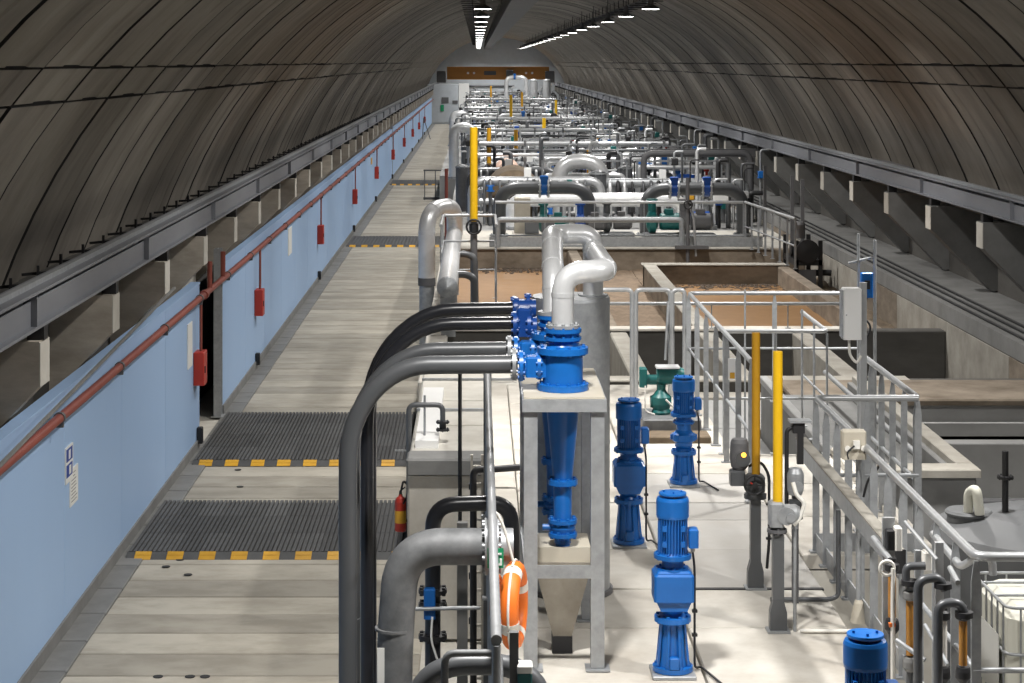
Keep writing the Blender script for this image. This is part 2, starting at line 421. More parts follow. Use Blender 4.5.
for o in [o for o in C.objects if o.name.startswith('pendant_lamp')]:
    light(0,0,0,o)
# duct, lamp tray and conduit under the crown
dk = thing('air_duct', 'long dark air duct under the crown of the vault', 'duct', (1.0,20,7.3))
for i in range(24): part('duct_section', MB().bbox(.75, 1.35, 20+8*i, 27.95+8*i, 7.15, 7.6, .03), 'blackm', dk)
hb = MB().box(-.01,.01,0,.03,0,.35).mesh('hanger', 'blackm')
for i in range(48): inst('hanger', hb, dk, (.81,22+4*i,7.6)); inst('hanger', hb, dk, (1.29,22+4*i,7.6))
for i, (lx, sx) in enumerate(((-.15,-1),(4.85,1))):
    ct = thing('cable_tray', ['cable tray hung along the left lamp row','cable tray on brackets along the right lamp row'][i], 'cable tray', (lx,20,7.5))
    part('side_rail', MB().box(lx-.15,lx-.14,12,210,7.5,7.58), 'dgrey', ct); part('side_rail', MB().box(lx+.14,lx+.15,12,210,7.5,7.58), 'dgrey', ct)
    part('cable', MB().tube([(lx+.03,12,7.52),(lx-.03,60,7.52),(lx+.04,130,7.52),(lx,210,7.52)], .03, 6), 'blackm', ct)
    rg = MB().box(-.14,.14,-.015,.015,0,.015).mesh('rung','dgrey'); hg = MB().box(-.012,.012,-.012,.012,0,.42).box(-.3,.3,-.02,.02,-.03,-.005).mesh('hanger','blackm')
    for q in range(85): inst('rung', rg, ct, (lx, 13+2.2*q, 7.5)); inst('hanger', hg, ct, (lx, 13.5+2.2*q, 7.5))

# ================================================================== ROADWAY
def ramp(Y0, Y1, label, x0=-4.1, x1=-.72, nrow=3, fine=True):
    t = thing('cable_ramp', label, 'rubber mat', (x0, Y0, 0))
    W = x1-x0; n = 12 if fine else 10; cw = W/n
    e = MB().prism([(Y0,.0),(Y0+.16,.055),(Y0+.16,0)], x0, x1, 'yz'); part('front_edge', e, 'rubber', t)
    yr = (Y1-Y0-.16)/nrow
    pm_ = None
    if fine:
        m = MB(); nb = 5
        for b in range(nb): m.box(b*cw/nb+.010, (b+1)*cw/nb-.010, .006, yr-.006, 0, .062)
        m.box(0.003, cw-.003, .003, yr-.003, 0, .025)
        me = m.mesh('mat_tile', 'rubber')
        for j in range(nrow):
            for i in range(n): inst('mat_tile', me, t, (x0+i*cw, Y0+.16+j*yr, .0))
    else:
        m = MB()
        for b in range(30): m.box(x0+b*W/30+.008, x0+(b+1)*W/30-.008, Y0+.16, Y1, 0, .06)
        part('mat_tile', m, 'rubber', t)
    rf = MB().add([(0,.0,.006),(.19,.0,.006),(.19,.155,.062),(0,.155,.062),(0,.0,0),(.19,0,0),(.19,.155,.05),(0,.155,.05)],
        [(0,1,2,3),(0,3,7,4),(1,5,6,2),(4,5,1,0)]).add([(-.0,.07,.03),(.19,.07,.03),(.19,.078,.042),(0,.078,.042)],[(0,1,2,3)]).mesh('reflector', 'reflector')
    k = 0; x = x0+.1
    while x < x1-.15: inst('reflector', rf, t, (x, Y0, .0)); x += .375
    return t
ramp(23.3, 26.2, 'dark ribbed rubber ramp across the roadway, the one nearest the front', nrow=3)
ramp(28.7, 32.8, 'dark ribbed rubber ramp beside the gap in the blue wall', nrow=4)
ramp(62.6, 66.0, 'narrow looking dark rubber ramp halfway down the roadway', x1=-.9, fine=False)
ramp(94, 97.5, 'dark rubber ramp far down the roadway beside the fence', x1=-1.4, fine=False)

# red oxide pipe along the wall
rp = thing('wall_pipe', 'oxide red water pipe running along the top of the blue wall', 'pipe', (-4.09,10,2.31))
part('pipe', MB().tube([(-4.09,10,2.31),(-4.09,200,2.31)], .048, 12), 'redpipe', rp)
cl = MB().lathe((-4.09,0,2.31), [(.06,-.03),(.06,.03)], 12, 'y').box(-4.19,-4.05,-.02,.02,2.22,2.262).mesh('clamp', 'dgrey')
for i in range(40): inst('clamp', cl, rp, (0, 13.0+3.3*i, 0), )
part('coupling', MB().lathe((-4.09,30.0,2.31), [(.07,-.08),(.07,.08)], 12, 'y'), 'redpipe', rp)
for q_ in (30.6,32.2): part('riser', MB().tube([(-4.09,q_,2.31),(-4.09,q_,2.75)], .04, 10), 'redpipe', rp)
hd = [29.7, 37.8, 52.6, 67.4, 82.0, 98.0, 113, 128, 142, 157]
where = ['at the near end of the gap in the blue wall','first one beyond the gap in the blue wall','second one beyond the gap in the blue wall','third one beyond the gap in the blue wall','fourth one beyond the gap in the blue wall']
for i, Y in enumerate(hd):
    t = thing('hose_box', 'red hose box, '+(where[i] if i < 5 else 'on the far stretch of blue wall'), 'hose box', (-4.12,Y,1.02), None if i < 5 else 'red boxes on the far blue wall')
    part('cabinet', MB().bbox(-4.19,-4.03,Y-.17,Y+.17,1.02,1.51,.012), 'red', t)
    part('drop_pipe', MB().tube([(-4.1,Y,1.5),(-4.1,Y,2.3)], .022, 8), 'redpipe', t)
    part('handle', MB().box(-4.03,-4.015,Y-.12,Y-.1,1.2,1.3), 'blackm', t)
    if i: 
        solo('wall_light', MB().bbox(-4.185,-4.10,Y-.06,Y+.06,.08,.30,.01), 'blackm', 'small black lamp low on the blue wall under the '+(where[i].split(' one')[0] if i<5 else 'far')+' red box'+('' if i<5 else 'es'), 'light', (-4.14,Y,.08), None if i<5 else 'low black wall lamps far away')
solo('wall_light', MB().bbox(-4.185,-4.10,29.86,29.98,.1,.34,.01), 'blackm', 'small black lamp low on the blue wall at the near edge of the gap', 'light', (-4.14,29.9,.1))
# notices on the wall
sg = thing('wall_notice', 'white and blue pictogram notice on the blue wall at lower left', 'sign', (-4.185,20.5,1.5))
part('board', MB().box(-4.19,-4.175,20.32,20.68,1.50,1.87), 'signw', sg)
part('blue_pictogram', MB().box(-4.175,-4.172,20.34,20.63,1.72,1.85).box(-4.175,-4.172,20.34,20.63,1.56,1.69), 'signb', sg)
part('figure', MB().box(-4.172,-4.170,20.44,20.53,1.74,1.83).box(-4.172,-4.170,20.46,20.56,1.58,1.67), 'signw', sg)
sg = thing('paper_notice', 'grey white paper notice hanging just below the pictogram sign', 'sign', (-4.185,20.8,1.25))
part('sheet', MB().box(-4.19,-4.178,20.55,20.95,1.22,1.60), 'signw', sg)
ln = MB()
for i in range(9): ln.box(-4.178,-4.1765,20.60,20.90-random.uniform(0,.12),1.26+.036*i,1.268+.036*i)
part('text_lines', ln, 'greyc', sg)
sg = solo('yellow_notice', MB().box(-4.19,-4.17,78.9,79.7,1.75,2.0), 'reflector', 'small yellow notice on the blue wall beside the hose boxes', 'sign', (-4.18,79,1.8))
solo('wall_notice', MB().box(-4.19,-4.175,28.9,29.35,1.35,2.0), 'signw', 'pale notice on the blue wall just before the gap', 'sign', (-4.18,29,1.4))
solo('wall_notice', MB().box(-4.19,-4.175,44.3,45.1,1.5,2.1), 'signw', 'pale notice between the first two hose boxes beyond the gap', 'sign', (-4.18,44.5,1.5))
# slim sloping strut below the haunches
solo('sloping_strip', MB().bar((-4.02,15.8,2.36),(-4.02,26.6,2.80),.028,.028), 'greyc', 'long pale sloping strip fixed under the left haunches', 'strip', (-4.02,20,2.5))

# ================================================================== BASINS AND PLATFORM
RZ = 1.23
bs = thing('settling_basin', 'concrete basins holding brown water behind the pump platform', 'basin', (-.8,27,0))
def bw(nm, x0,x1,y0,y1,z0,z1,m='basin', par=bs): return part(nm, MB().bbox(x0,x1,y0,y1,z0,z1,.02), m, par)
bw('basin_wall', -.85,7.97, 34.0,34.35, -.2,RZ, 'darkc'); part('wall_coping', MB().bbox(-.85,6.6,33.95,34.40,RZ,RZ+.03,.01), 'pale', bs)
bw('basin_wall', -.85,-.5, 28.6,48.6, -.2,RZ, 'conc')
bw('basin_wall', 2.2,2.45, 34.35,48.6, -.2,RZ-.01)
bw('basin_wall', 3.75,4.0, 34.35,45.2, -.2,RZ-.01)
bw('basin_wall', 3.75,6.9, 44.9,45.2, -.2,RZ)
bw('basin_wall', 6.75,7.0, 34.35,44.9, -.2,RZ-.02)
bw('basin_wall', -.85,7.97, 48.6,48.95, -.2,RZ+.02)
part('wall_coping', MB().bbox(-.85,7.2,48.55,49.0,RZ+.02,RZ+.05,.01), 'aged', bs)
part('wall_coping', MB().bbox(3.7,6.95,44.85,45.25,RZ,RZ+.03,.01), 'aged', bs)
part('wall_coping', MB().bbox(3.73,4.02,34.4,44.85,RZ-.01,RZ+.02,.01), 'aged', bs)
# front bays (dry, dark), longitudinal walls with pale tops
for xx in (1.05, 2.25, 3.75, 5.35): bw('bay_wall', xx,xx+.30, 28.9,34.0, -.2,RZ-.02, 'aged')
bw('basin_wall', -.5,7.97, 28.6,28.9, -.2,RZ, 'darkc'); part('wall_coping', MB().bbox(-.5,6.2,28.55,28.95,RZ,RZ+.03,.01), 'aged', bs)
bw('bay_floor', -.5,7.97, 28.9,34.0, -.25,.0, 'darkc')
def sheet(nm, x0,x1,y0,y1,z,m,nx=24,ny=24,amp=.01,par=bs,label=None):
    vs=[]; 
    for j in range(ny+1):
        for i in range(nx+1): vs.append((x0+(x1-x0)*i/nx, y0+(y1-y0)*j/ny, z+random.uniform(-amp,amp)))
    f=[(j*(nx+1)+i,j*(nx+1)+i+1,(j+1)*(nx+1)+i+1,(j+1)*(nx+1)+i) for j in range(ny) for i in range(nx)]
    mb=MB().add(vs,f,True); return part(nm,mb,m,par,label)
o = sheet('brown_water', 4.0,6.75,34.35,44.9,.80,'liquid',label='brown frothy water')
sheet('brown_water', -.5,2.2,34.35,48.6,.78,'liquid')
sheet('muddy_water', 2.45,3.75,34.35,48.6,.74,'mud',amp=.02)
sheet('muddy_water', 3.75,6.9,45.2,48.6,.74,'mud',amp=.02)
fb = MB()
for i in range(420):
    x = random.uniform(4.02,6.73); y = 44.9-abs(random.gauss(0,.55)); r = random.uniform(.02,.06)
    fb.lathe((x,y,.79),[(r,0),(r*.7,r*.5)],6)
for i in range(240):
    x = random.uniform(-.1,2.15); y = 48.6-abs(random.gauss(0,.5)); r = random.uniform(.02,.06)
    fb.lathe((x,y,.78),[(r,0),(r*.7,r*.5)],6)
part('scum', fb, 'foam', bs, kind='stuff')
# dirty side channel next to the right wall
sheet('dirt_slope', 7.0,8.0,34.35,48.6,.75,'moss',14,40,.05)
sk = thing('scraper_drive', 'black scraper machinery at the far corner of the brown basin', 'machine', (7.2,45,.8))
for q in ((7.02,44.2),(7.55,44.2),(7.02,45.8),(7.55,45.8)): part('leg', MB().box(q[0],q[0]+.09,q[1],q[1]+.09,.75,1.85), 'blackm', sk)
part('frame', MB().box(7.02,7.64,44.2,45.9,1.3,1.42), 'blackm', sk)
part('guard', MB().box(7.1,7.5,44.25,44.3,.85,1.2), 'dgrey', sk)
part('chain_wheel', MB().lathe((7.3,44.15,1.62),[(.05,-.06),(.26,-.03),(.26,.03),(.05,.06)],16,'y'), 'blackm', sk)
part('shaft', MB().tube([(6.9,44.6,1.1),(7.9,44.6,1.1)],.07,10), 'blackm', sk)
part('drum', MB().lathe((7.05,45,1.6),[(.17,0),(.17,.5)],14,'x'), 'blackm', sk)
part('motor', MB().lathe((7.15,44.3,1.9),[(.12,0),(.12,.3),(.09,.36)],12), 'dgrey', sk)

# lower deck to the right of the pump platform
ld_ = thing('lower_deck', 'grey concrete deck below the pump platform on the right', 'floor', (3.5,24,1.05))
for i,(a,b) in enumerate(((18.0,20.6),(20.65,23.2),(23.25,25.9),(25.95,28.6))): part('deck_slab', MB().bbox(2.35,4.95 if i==3 else 3.6,a,b,.6,1.05,.02), 'midc', ld_)
part('deck_edge', MB().bbox(2.35,4.95,28.1,28.55,1.05,1.09,.01), 'aged', ld_)
cw_ = thing('partition_block', 'pale concrete cross wall with a pipe at its foot, right side', 'wall', (5,27,0))
part('wall_body', MB().bbox(4.97,7.97,27.0,28.55,.02,1.18,.02), 'midc', cw_)
part('coping', MB().bbox(4.3,7.97,26.9,28.58,1.18,1.26,.02), 'basin', cw_)
part('gutter', MB().bbox(4.3,7.97,26.55,26.95,.84,.90,.01).bbox(4.3,7.97,26.5,26.56,.84,1.02,.01), 'midc', cw_)
part('drain_pipe', MB().tube([(4.4,26.75,.74),(8.0,26.75,.74)],.06,10), 'blackm', cw_)
pit = struct('trim_4', MB().box(2.35,8.0,8,26.5,-.035,.01), 'midc')
struct('trim_5', MB().bbox(5.0,7.98,26.2,26.5,0,.80,.01), 'midc')

# big pump platform
PZL = 2.3
pf = thing('pump_platform', 'raised pale concrete platform carrying the blue pumps', 'platform', (1.2,14,0))
part('platform_body', MB().box(.12,2.3,7.0,21.7,0,2.20), 'conc', pf)
part('platform_body', MB().box(2.3,3.25,14.2,17.85,0,2.20), 'conc', pf)
part('edge_beam', MB().bbox(.12,.32,7.0,21.7,2.20,2.32,.01), 'pale', pf)
rows = [7.0,9.3,11.2,12.38,13.28,14.35,15.30,15.9,17.0,18.1,19.3,20.5,21.7]
for a,b in zip(rows[:-1],rows[1:]):
    for x0,x1 in ((.33,1.30),(1.31,2.30)):
        part('cover_slab', MB().bbox(x0,x1-.006,a+.006,b-.006,2.19,2.30+random.uniform(-.006,.004),.008), 'cover' if (13<a<16 and x0>1) or a<9 else 'pale', pf)
for a,b in ((14.2,15.4),(15.42,16.6),(16.62,17.85)): part('cover_slab', MB().bbox(2.31,3.25,a,b,2.19,2.30,.008), 'pale', pf)
part('kerb', MB().bbox(3.15,3.25,14.2,17.85,2.3,2.36,.01), 'pale', pf)
part('cable_channel', MB().box(1.31,2.30,13.255,13.30,2.295,2.306), 'blackm', pf)

# concrete block with grey roof on the left of the platform
cb = thing('concrete_chamber', 'pale concrete chamber beside the roadway with flat grey lid', 'chamber', (0,20,0))
part('chamber_wall', MB().bbox(-.70,.12,20.1,27.6,0,1.66,.02), 'pale', cb)
part('lid', MB().bbox(-.71,.12,20.05,20.5,1.66,1.82,.02), 'greyc', cb)
for a,b in ((20.5,22.0),(22.03,23.6),(23.63,25.2),(25.23,27.6)):
    part('lid', MB().bbox(-.69,.12,a,b,1.66,1.80,.02), 'conc', cb); part('lid', MB().bbox(.12,1.1,max(a,21.75),b,1.60,1.78,.02), 'conc', cb) if b>22 else None
part('seam_rail', MB().box(-.69,.5,22.9,22.95,1.80,1.83).box(-.69,.5,25.1,25.15,1.80,1.83), 'steel', cb)
wb = MB().prism([(-.64,20.7),(-.40,20.7),(-.40,24.1),(-.64,24.1)], 1.80, 1.88, 'xy')
solo('white_board', wb, 'white', 'white panel lying on the chamber lid beside the small pipe', 'panel', (-.5,22,1.8))
up = thing('vent_pipe', 'small grey inverted U pipe with a valve on the chamber', 'pipe', (-.68,21,0))
k = 21.0
part('pipe', MB().tube(fil([(-.715,k,1.0),(-.715,k,2.20),(-.36,k,2.20),(-.36,k,2.03)],.07),.028,10), 'greyp', up)
part('valve', MB().flange((-.36,k,2.02),.07,.02,'z',6).lathe((-.36,k,1.95),[(.035,0),(.035,.06)],10).flange((-.36,k,1.94),.07,.02,'z',6), 'blackm', up)
part('bracket', MB().bar((-.86,k,1.72),(-.70,k,1.72),.015,.015).tube([(-.55,k,2.3),(-.55,k,1.82)],.012,6), 'steel', up)

# fire extinguisher
ex = thing('fire_extinguisher', 'red fire extinguisher with black hose beside the chamber', 'extinguisher', (-.80,21.2,.8))
x,yy,z0 = -.81,21.2,.83
part('bottle', MB().lathe((x,yy,z0),[(.055,0),(.062,.01),(.062,.31),(.05,.345),(.022,.37),(.018,.39)],16), 'red', ex)
part('label_sheet', MB().lathe((x,yy,z0+.09),[(.0632,0),(.0632,.13)],16), 'reflector', ex, 'yellow and white label')
part('valve', MB().box(x-.015,x+.015,yy-.015,yy+.015,z0+.385,z0+.42).bar((x-.01,yy,z0+.42),(x+.05,yy-.03,z0+.47),.015,.01), 'blackm', ex)
part('hose', MB().tube(fil([(x,yy,z0+.40),(x+.03,yy-.03,z0+.54),(x+.075,yy-.03,z0+.50),(x+.07,yy-.02,z0+.36),(x+.03,yy-.06,z0+.30)],.04),.011,8), 'blackm', ex)

part('wall_bracket', MB().box(x+.05,-.70,yy-.02,yy+.02,z0+.1,z0+.3), 'blackm', ex)
# ================================================================== PUMPS
def pump(x, y, P, label, square=True, h=1.0, blue='blue'):
    t = thing('vertical_pump', label, 'pump', (x, y, P))
    def c(z): return (x, y, P+z*h)
    def L(*pr): return [(r, z*h) for r, z in pr]
    o0 = (x,y,P)
    part('base_plate', MB().bbox(x-.125,x+.125,y-.125,y+.125,P,P+.018,.004), 'steel', t)
    mb = MB().flange((x,y,P+.036),.115,.028,'z',8,.012,24)
    mb.lathe(o0, L((.085,.05),(.078,.10),(.066,.29),(.066,.31)), 20)
    for k in range(8):
        a = 2*PI*k/8+PI/8; ca, sa = math.cos(a), math.sin(a)
        mb.bar((x+.095*ca,y+.095*sa,P+.05*h),(x+.072*ca,y+.072*sa,P+.30*h),.012,.02)
    mb.bbox(x-.028,x+.028,y-.115,y-.07,P+.055*h,P+.12*h,.006)
    part('pedestal', mb, blue, t)
    part('coupling_flange', MB().flange((x,y,P+.325*h),.105,.03,'z',8,.010,24).lathe(o0, L((.07,.34),(.06,.36),(.075,.385)),20), blue, t)
    if square:
        g = MB().prism([(x-.075,P+.385*h),(x+.075,P+.385*h),(x+.10,P+.44*h),(x-.10,P+.44*h)], y-.09,y+.09)
        g.bbox(x-.113,x+.113,y-.105,y+.105,P+.44*h,P+.60*h,.012)
        g.bbox(x-.10,x+.10,y-.09,y+.09,P+.60*h,P+.615*h,.01)
        part('gearbox', g, blue, t)
    else:
        g = MB().lathe(o0, L((.07,.385),(.075,.42),(.098,.44),(.098,.50),(.075,.515),(.06,.54),(.06,.60)), 24)
        for k in range(10):
            a = 2*PI*k/10; g.bar((x+.096*math.cos(a),y+.096*math.sin(a),P+.445*h),(x+.096*math.cos(a),y+.096*math.sin(a),P+.495*h),.03,.02)
        part('gearbox', g, blue, t)
    part('lantern', MB().lathe(o0, L((.065,.60),(.062,.66),(.07,.68)),20).flange((x,y,P+.615*h),.09,.014,'z',6,.009), blue, t)
    part('motor_flange', MB().flange((x,y,P+.69*h),.108,.024,'z',8,.008,24), blue, t)
    m = MB().lathe(o0, L((.092,.70),(.076,.715),(.076,.93)), 24)
    for k in range(30):
        a = 2*PI*k/30
        m.bar((x+.082*math.cos(a),y+.082*math.sin(a),P+.712*h),(x+.082*math.cos(a),y+.082*math.sin(a),P+.925*h),.005,.018)
    for a in (-PI/2-.65,-PI/2+.65,PI/2):
        for zz in (.77,.86): m.cbox((x+.088*math.cos(a),y+.088*math.sin(a),P+zz*h),.022,.022,.03)
    part('motor_body', m, blue, t)
    part('fan_cowl', MB().lathe(o0, L((.092,.915),(.094,.93),(.094,1.015),(.088,1.03),(.06,1.034)), 28), blue, t)
    r_ = part('rain_cap', MB().lathe(o0, L((.078,1.045),(.08,1.05),(.078,1.058),(.03,1.06)), 24), blue, t)
    part('bolt', MB().lathe((x+.05,y,P+1.03*h),[(.006,0),(.006,.04)],6).lathe((x-.05,y,P+1.03*h),[(.006,0),(.006,.04)],6).lathe((x,y-.05,P+1.03*h),[(.006,0),(.006,.04)],6), blue, r_)
    tb = part('terminal_box', MB().bbox(x+.088,x+.145,y-.045,y+.045,P+.74*h,P+.85*h,.008), blue, t)
    part('gland', MB().lathe((x+.115,y,P+.71*h),[(.012,0),(.012,.03)],8), 'beige', tb)
    part('conduit', MB().tube(fil([(x+.115,y,P+.71*h),(x+.128,y+.02,P+.62*h),(x+.128,y+.02,P+.02),(x+.17,y+.1,P+.012),(x+.26,y-.25,P+.01)],.05),.007,8), 'blackm', t)
    part('conduit_clamp', MB().cbox((x+.128,y+.02,P+.22*h),.03,.03,.015).cbox((x+.128,y+.02,P+.36*h),.03,.03,.015), 'blackm', t)
    return t
pump(1.12,11.45,PZL,'bright blue vertical pump in the foreground, right of the steel frame',h=.98)
pump(1.10,14.5,PZL,'dark blue vertical pump with square gearbox standing behind the tall frame',blue='blue')
pump(1.71,16.55,PZL,'bright blue vertical pump with round gearbox next to the teal pump',square=False,h=.85)
pump(1.66,8.55,PZL,'blue pump cut off by the bottom edge of the picture')

# teal dosing pump on a plinth
pl = solo('pump_plinth', MB().bbox(1.55,2.10,18.7,19.3,2.3,2.46,.015), 'castg', 'grey plinth carrying the teal pump', 'plinth', (1.8,19,2.3))
solo('floor_step', MB().bbox(1.5,2.15,18.35,18.68,2.3,2.36,.01), 'moss', 'low dirty step in front of the grey plinth', 'step', (1.8,18.5,2.3))
tp = thing('teal_pump', 'teal pump with horizontal motor on the grey plinth', 'pump', (1.82,19,2.46))
part('volute', MB().lathe((1.68,19,2.46),[(.10,0),(.11,.02),(.09,.05),(.115,.10),(.115,.17),(.08,.20),(.05,.24),(.05,.30)],18).lathe((1.56,19,2.58),[(.06,0),(.06,.1)],14,'x'), 'teal', tp)
part('motor', MB().lathe((1.63,19,2.84),[(.075,0),(.085,.02),(.085,.26),(.07,.30)],18,'x').lathe((1.46,19,2.80),[(.05,0),(.05,.17)],12,'x'), 'teal', tp)
part('sheet_guard', MB().bbox(1.62,1.88,18.9,19.1,2.92,2.94,.005), 'silver', tp)
part('side_box', MB().bbox(1.44,1.52,18.93,19.07,2.73,2.92,.01), 'teal', tp)
part('hose', MB().tube(fil([(1.9,18.95,2.80),(1.98,18.9,2.6),(1.85,18.88,2.50),(1.72,18.86,2.62)],.08),.012,8).tube(fil([(1.50,18.92,2.75),(1.49,18.9,2.5),(1.6,18.88,2.47)],.05),.008,6), 'rope', tp)

tp.location = (1.87,19,2.46); tp.scale = (.86,.86,.95)
# ================================================================== SEPARATOR FRAME
fr_ = thing('separator_frame', 'galvanised steel frame carrying the blue cyclone separators', 'frame', (.53,12,PZL))
X0,X1,Y0,Y1 = .27,.735,11.5,12.6
for (xx,yy) in ((X0,Y0),(X1-.08,Y0),(X0,Y1-.08),(X1-.08,Y1-.08)):
    lg = part('leg', MB().box(xx,xx+.078,yy,yy+.078,PZL+.012,3.79), 'steel', fr_)
    fp = part('foot_plate', MB().box(xx-.03,xx+.11,yy-.03,yy+.11,PZL,PZL+.010), 'steel', lg)
part('top_beam', MB().box(X0-.01,X1+.01,Y0-.02,Y0+.07,3.79,3.86), 'steel', fr_)
part('top_beam', MB().box(X0-.01,X1+.01,Y1-.07,Y1+.02,3.79,3.86), 'steel', fr_)
for xx in (X0-.01,X1-.06): part('top_beam', MB().box(xx,xx+.07,Y0+.07,Y1-.07,3.79,3.86), 'steel', fr_)
part('top_plate', MB().box(X0+.0,X1+.0,Y0,Y1,3.862,3.872), 'beige', fr_)
part('cross_bar', MB().box(X0+.078,X1-.08,Y0+.0,Y0+.01,2.83,2.905), 'steel', fr_)
for yy in (Y0+.01,Y1-.09):
    part('cross_bar', MB().box(X0+.078,X1-.08,yy+.01,yy+.05,2.83,2.845), 'steel', fr_)
part('side_bar', MB().box(X0,X0+.02,Y0+.078,Y1-.078,2.83,2.905), 'steel', fr_); part('side_bar', MB().box(X1-.02,X1,Y0+.078,Y1-.078,2.83,2.905), 'steel', fr_)

def cyclone(x, y, label, col='blue'):
    t = thing('cyclone_separator', label, 'separator', (x,y,3.872))
    o = (x,y,3.872)
    part('body', MB().lathe(o,[(.118,.02),(.118,.20),(.118,.22)],28), col, t)
    part('lower_flange', MB().flange((x,y,3.892),.152,.036,'z',12,.011,28), col, t)
    part('upper_flange', MB().flange((x,y,4.105),.150,.036,'z',12,.011,28).lathe((x,y,4.12),[(.148,0),(.10,.012)],28), col, t)
    part('vortex_head', MB().lathe(o,[(.10,.25),(.088,.27),(.088,.325),(.10,.345)],24).flange((x,y,4.175),.11,.018,'z',10,.010).flange((x,y,4.222),.11,.022,'z',10,.010), col, t)
    b = part('inlet', MB().bbox(x-.22,x-.05,y-.06,y+.06,3.95,4.07,.01).flange((x-.14,y,4.01),.082,.02,'x',8,.009).lathe((x-.24,y,4.01),[(.055,0),(.055,.10)],16,'x').flange((x-.245,y,4.01),.09,.022,'x',8,.010), col, t)
    cone = part('cone', MB().lathe((x,y,0),[(.10,3.86),(.098,3.78),(.058,3.36),(.056,3.335)],24), col, t)
    part('cone_flange', MB().flange((x,y,3.33),.088,.03,'z',8,.009).lathe((x,y,0),[(.055,3.315),(.052,3.10)],20), col, t)
    part('valve', MB().flange((x,y,3.10),.085,.022,'z',8,.011).lathe((x,y,0),[(.066,3.09),(.075,3.06),(.066,3.03)],18).flange((x,y,3.02),.085,.022,'z',8,.011).lathe((x,y,0),[(.05,3.01),(.05,2.97)],14).lathe((x-.12,y,3.06),[(.02,0),(.02,.06)],8,'x').lathe((x,y,0),[(.04,2.965),(.05,2.94)],14), col, t)
    return t
cyclone(.505,11.78,'blue cyclone separator at the front of the steel frame')
cyclone(.485,12.40,'blue cyclone separator at the back of the steel frame')
cyc = [o for o in C.objects if o.name.startswith('cyclone_separator')]
# hopper
solo('edge_post', MB().box(.05,.112,15.45,15.5,0,3.42), 'castg', 'broad grey upright post at the far end of the platform handrail', 'post', (.08,15.47,0))
hp = thing('sludge_hopper', 'beige sheet steel hopper tapering down inside the steel frame', 'hopper', (.5,11.9,PZL))
def fr4(m, a, b, z0, z1, cx=.505, cy=11.9):
    m.add([(cx-a,cy-a*1.1,z0),(cx+a,cy-a*1.1,z0),(cx+a,cy+a*1.1,z0),(cx-a,cy+a*1.1,z0),(cx-b,cy-b*1.1,z1),(cx+b,cy-b*1.1,z1),(cx+b,cy+b*1.1,z1),(cx-b,cy+b*1.1,z1)],
      [(3,2,1,0),(4,5,6,7),(0,1,5,4),(1,2,6,5),(2,3,7,6),(3,0,4,7)]); return m
part('funnel', fr4(MB(), .055,.165,2.40,2.84), 'hopper', hp)
part('rim', fr4(MB(), .175,.175,2.84,2.87), 'hopper', hp)
part('box_top', fr4(MB(), .165,.16,2.87,2.955), 'beige', hp)
part('outlet', fr4(MB(), .06,.06,2.302,2.40), 'blackm', hp)
for i in range(3): part('rivet', MB().lathe((.40+.1*i,11.72,2.80),[(.005,-.012),(.005,.01)],6,'y'), 'blackm', hp)

# galvanised column tank behind
ct_ = thing('sheet_steel_column', 'tall galvanised cylindrical column behind the separator frame', 'tank', (.70,13.25,PZL))
part('shell', MB().lathe((.62,13.25,PZL),[(.26,.02),(.26,1.93),(.255,1.95)],32), 'steel', ct_)
part('base_ring', MB().lathe((.62,13.25,PZL),[(.28,0),(.28,.03)],32), 'dgrey', ct_)
part('seam', MB().lathe((.62,13.25,PZL),[(.263,.98),(.263,1.0)],32), 'steel', ct_)

# silver pipes on top of the cyclones
def cladpipe(t, pts, r, R=.12, m='silver', seams=True, nm='pipe', n=16, label=None):
    p = fil(pts, R, 7); o = part(nm, MB().tube(p, r, n), m, t, label)
    if seams:
        s = MB(); L_ = 0
        for i in range(1, len(p)-1):
            L_ += (p[i]-p[i-1]).length
            if L_ > r*2.6:
                L_ = 0; d = (p[i+1]-p[i-1]).normalized()*.012*(r/.06)
                s.tube([p[i]-d, p[i]+d], r*1.035, n)
        if s.v: part('seam', s, m, o)
    return o
t = thing('overflow_pipe', 'white silver cladded pipe rising from the front blue cyclone', 'pipe', (.505,11.85,4.2))
cladpipe(t, [(.505,11.78,4.235),(.505,11.78,4.56),(.77,11.80,4.57),(.77,13.0,4.56),(.77,13.27,4.56)], .066, .15)
part('flange', MB().flange((.505,11.78,4.245),.10,.018,'z',10,.011), 'steel', t, 'white bolted flange')
t = thing('riser_pipe', 'grey pipe loop standing on the cylindrical column', 'pipe', (.6,13.3,4.2))
cladpipe(t, [(.77,13.27,4.20),(.77,13.27,4.66),(.50,13.20,4.66),(.485,12.95,4.66),(.475,12.5,4.48),(.475,12.4,4.235)], .068, .10)
part('collar', MB().lathe((.77,13.27,4.23),[(.10,0),(.10,.03)],16).lathe((.475,12.4,4.235),[(.10,0),(.10,.02)],16), 'steel', t)

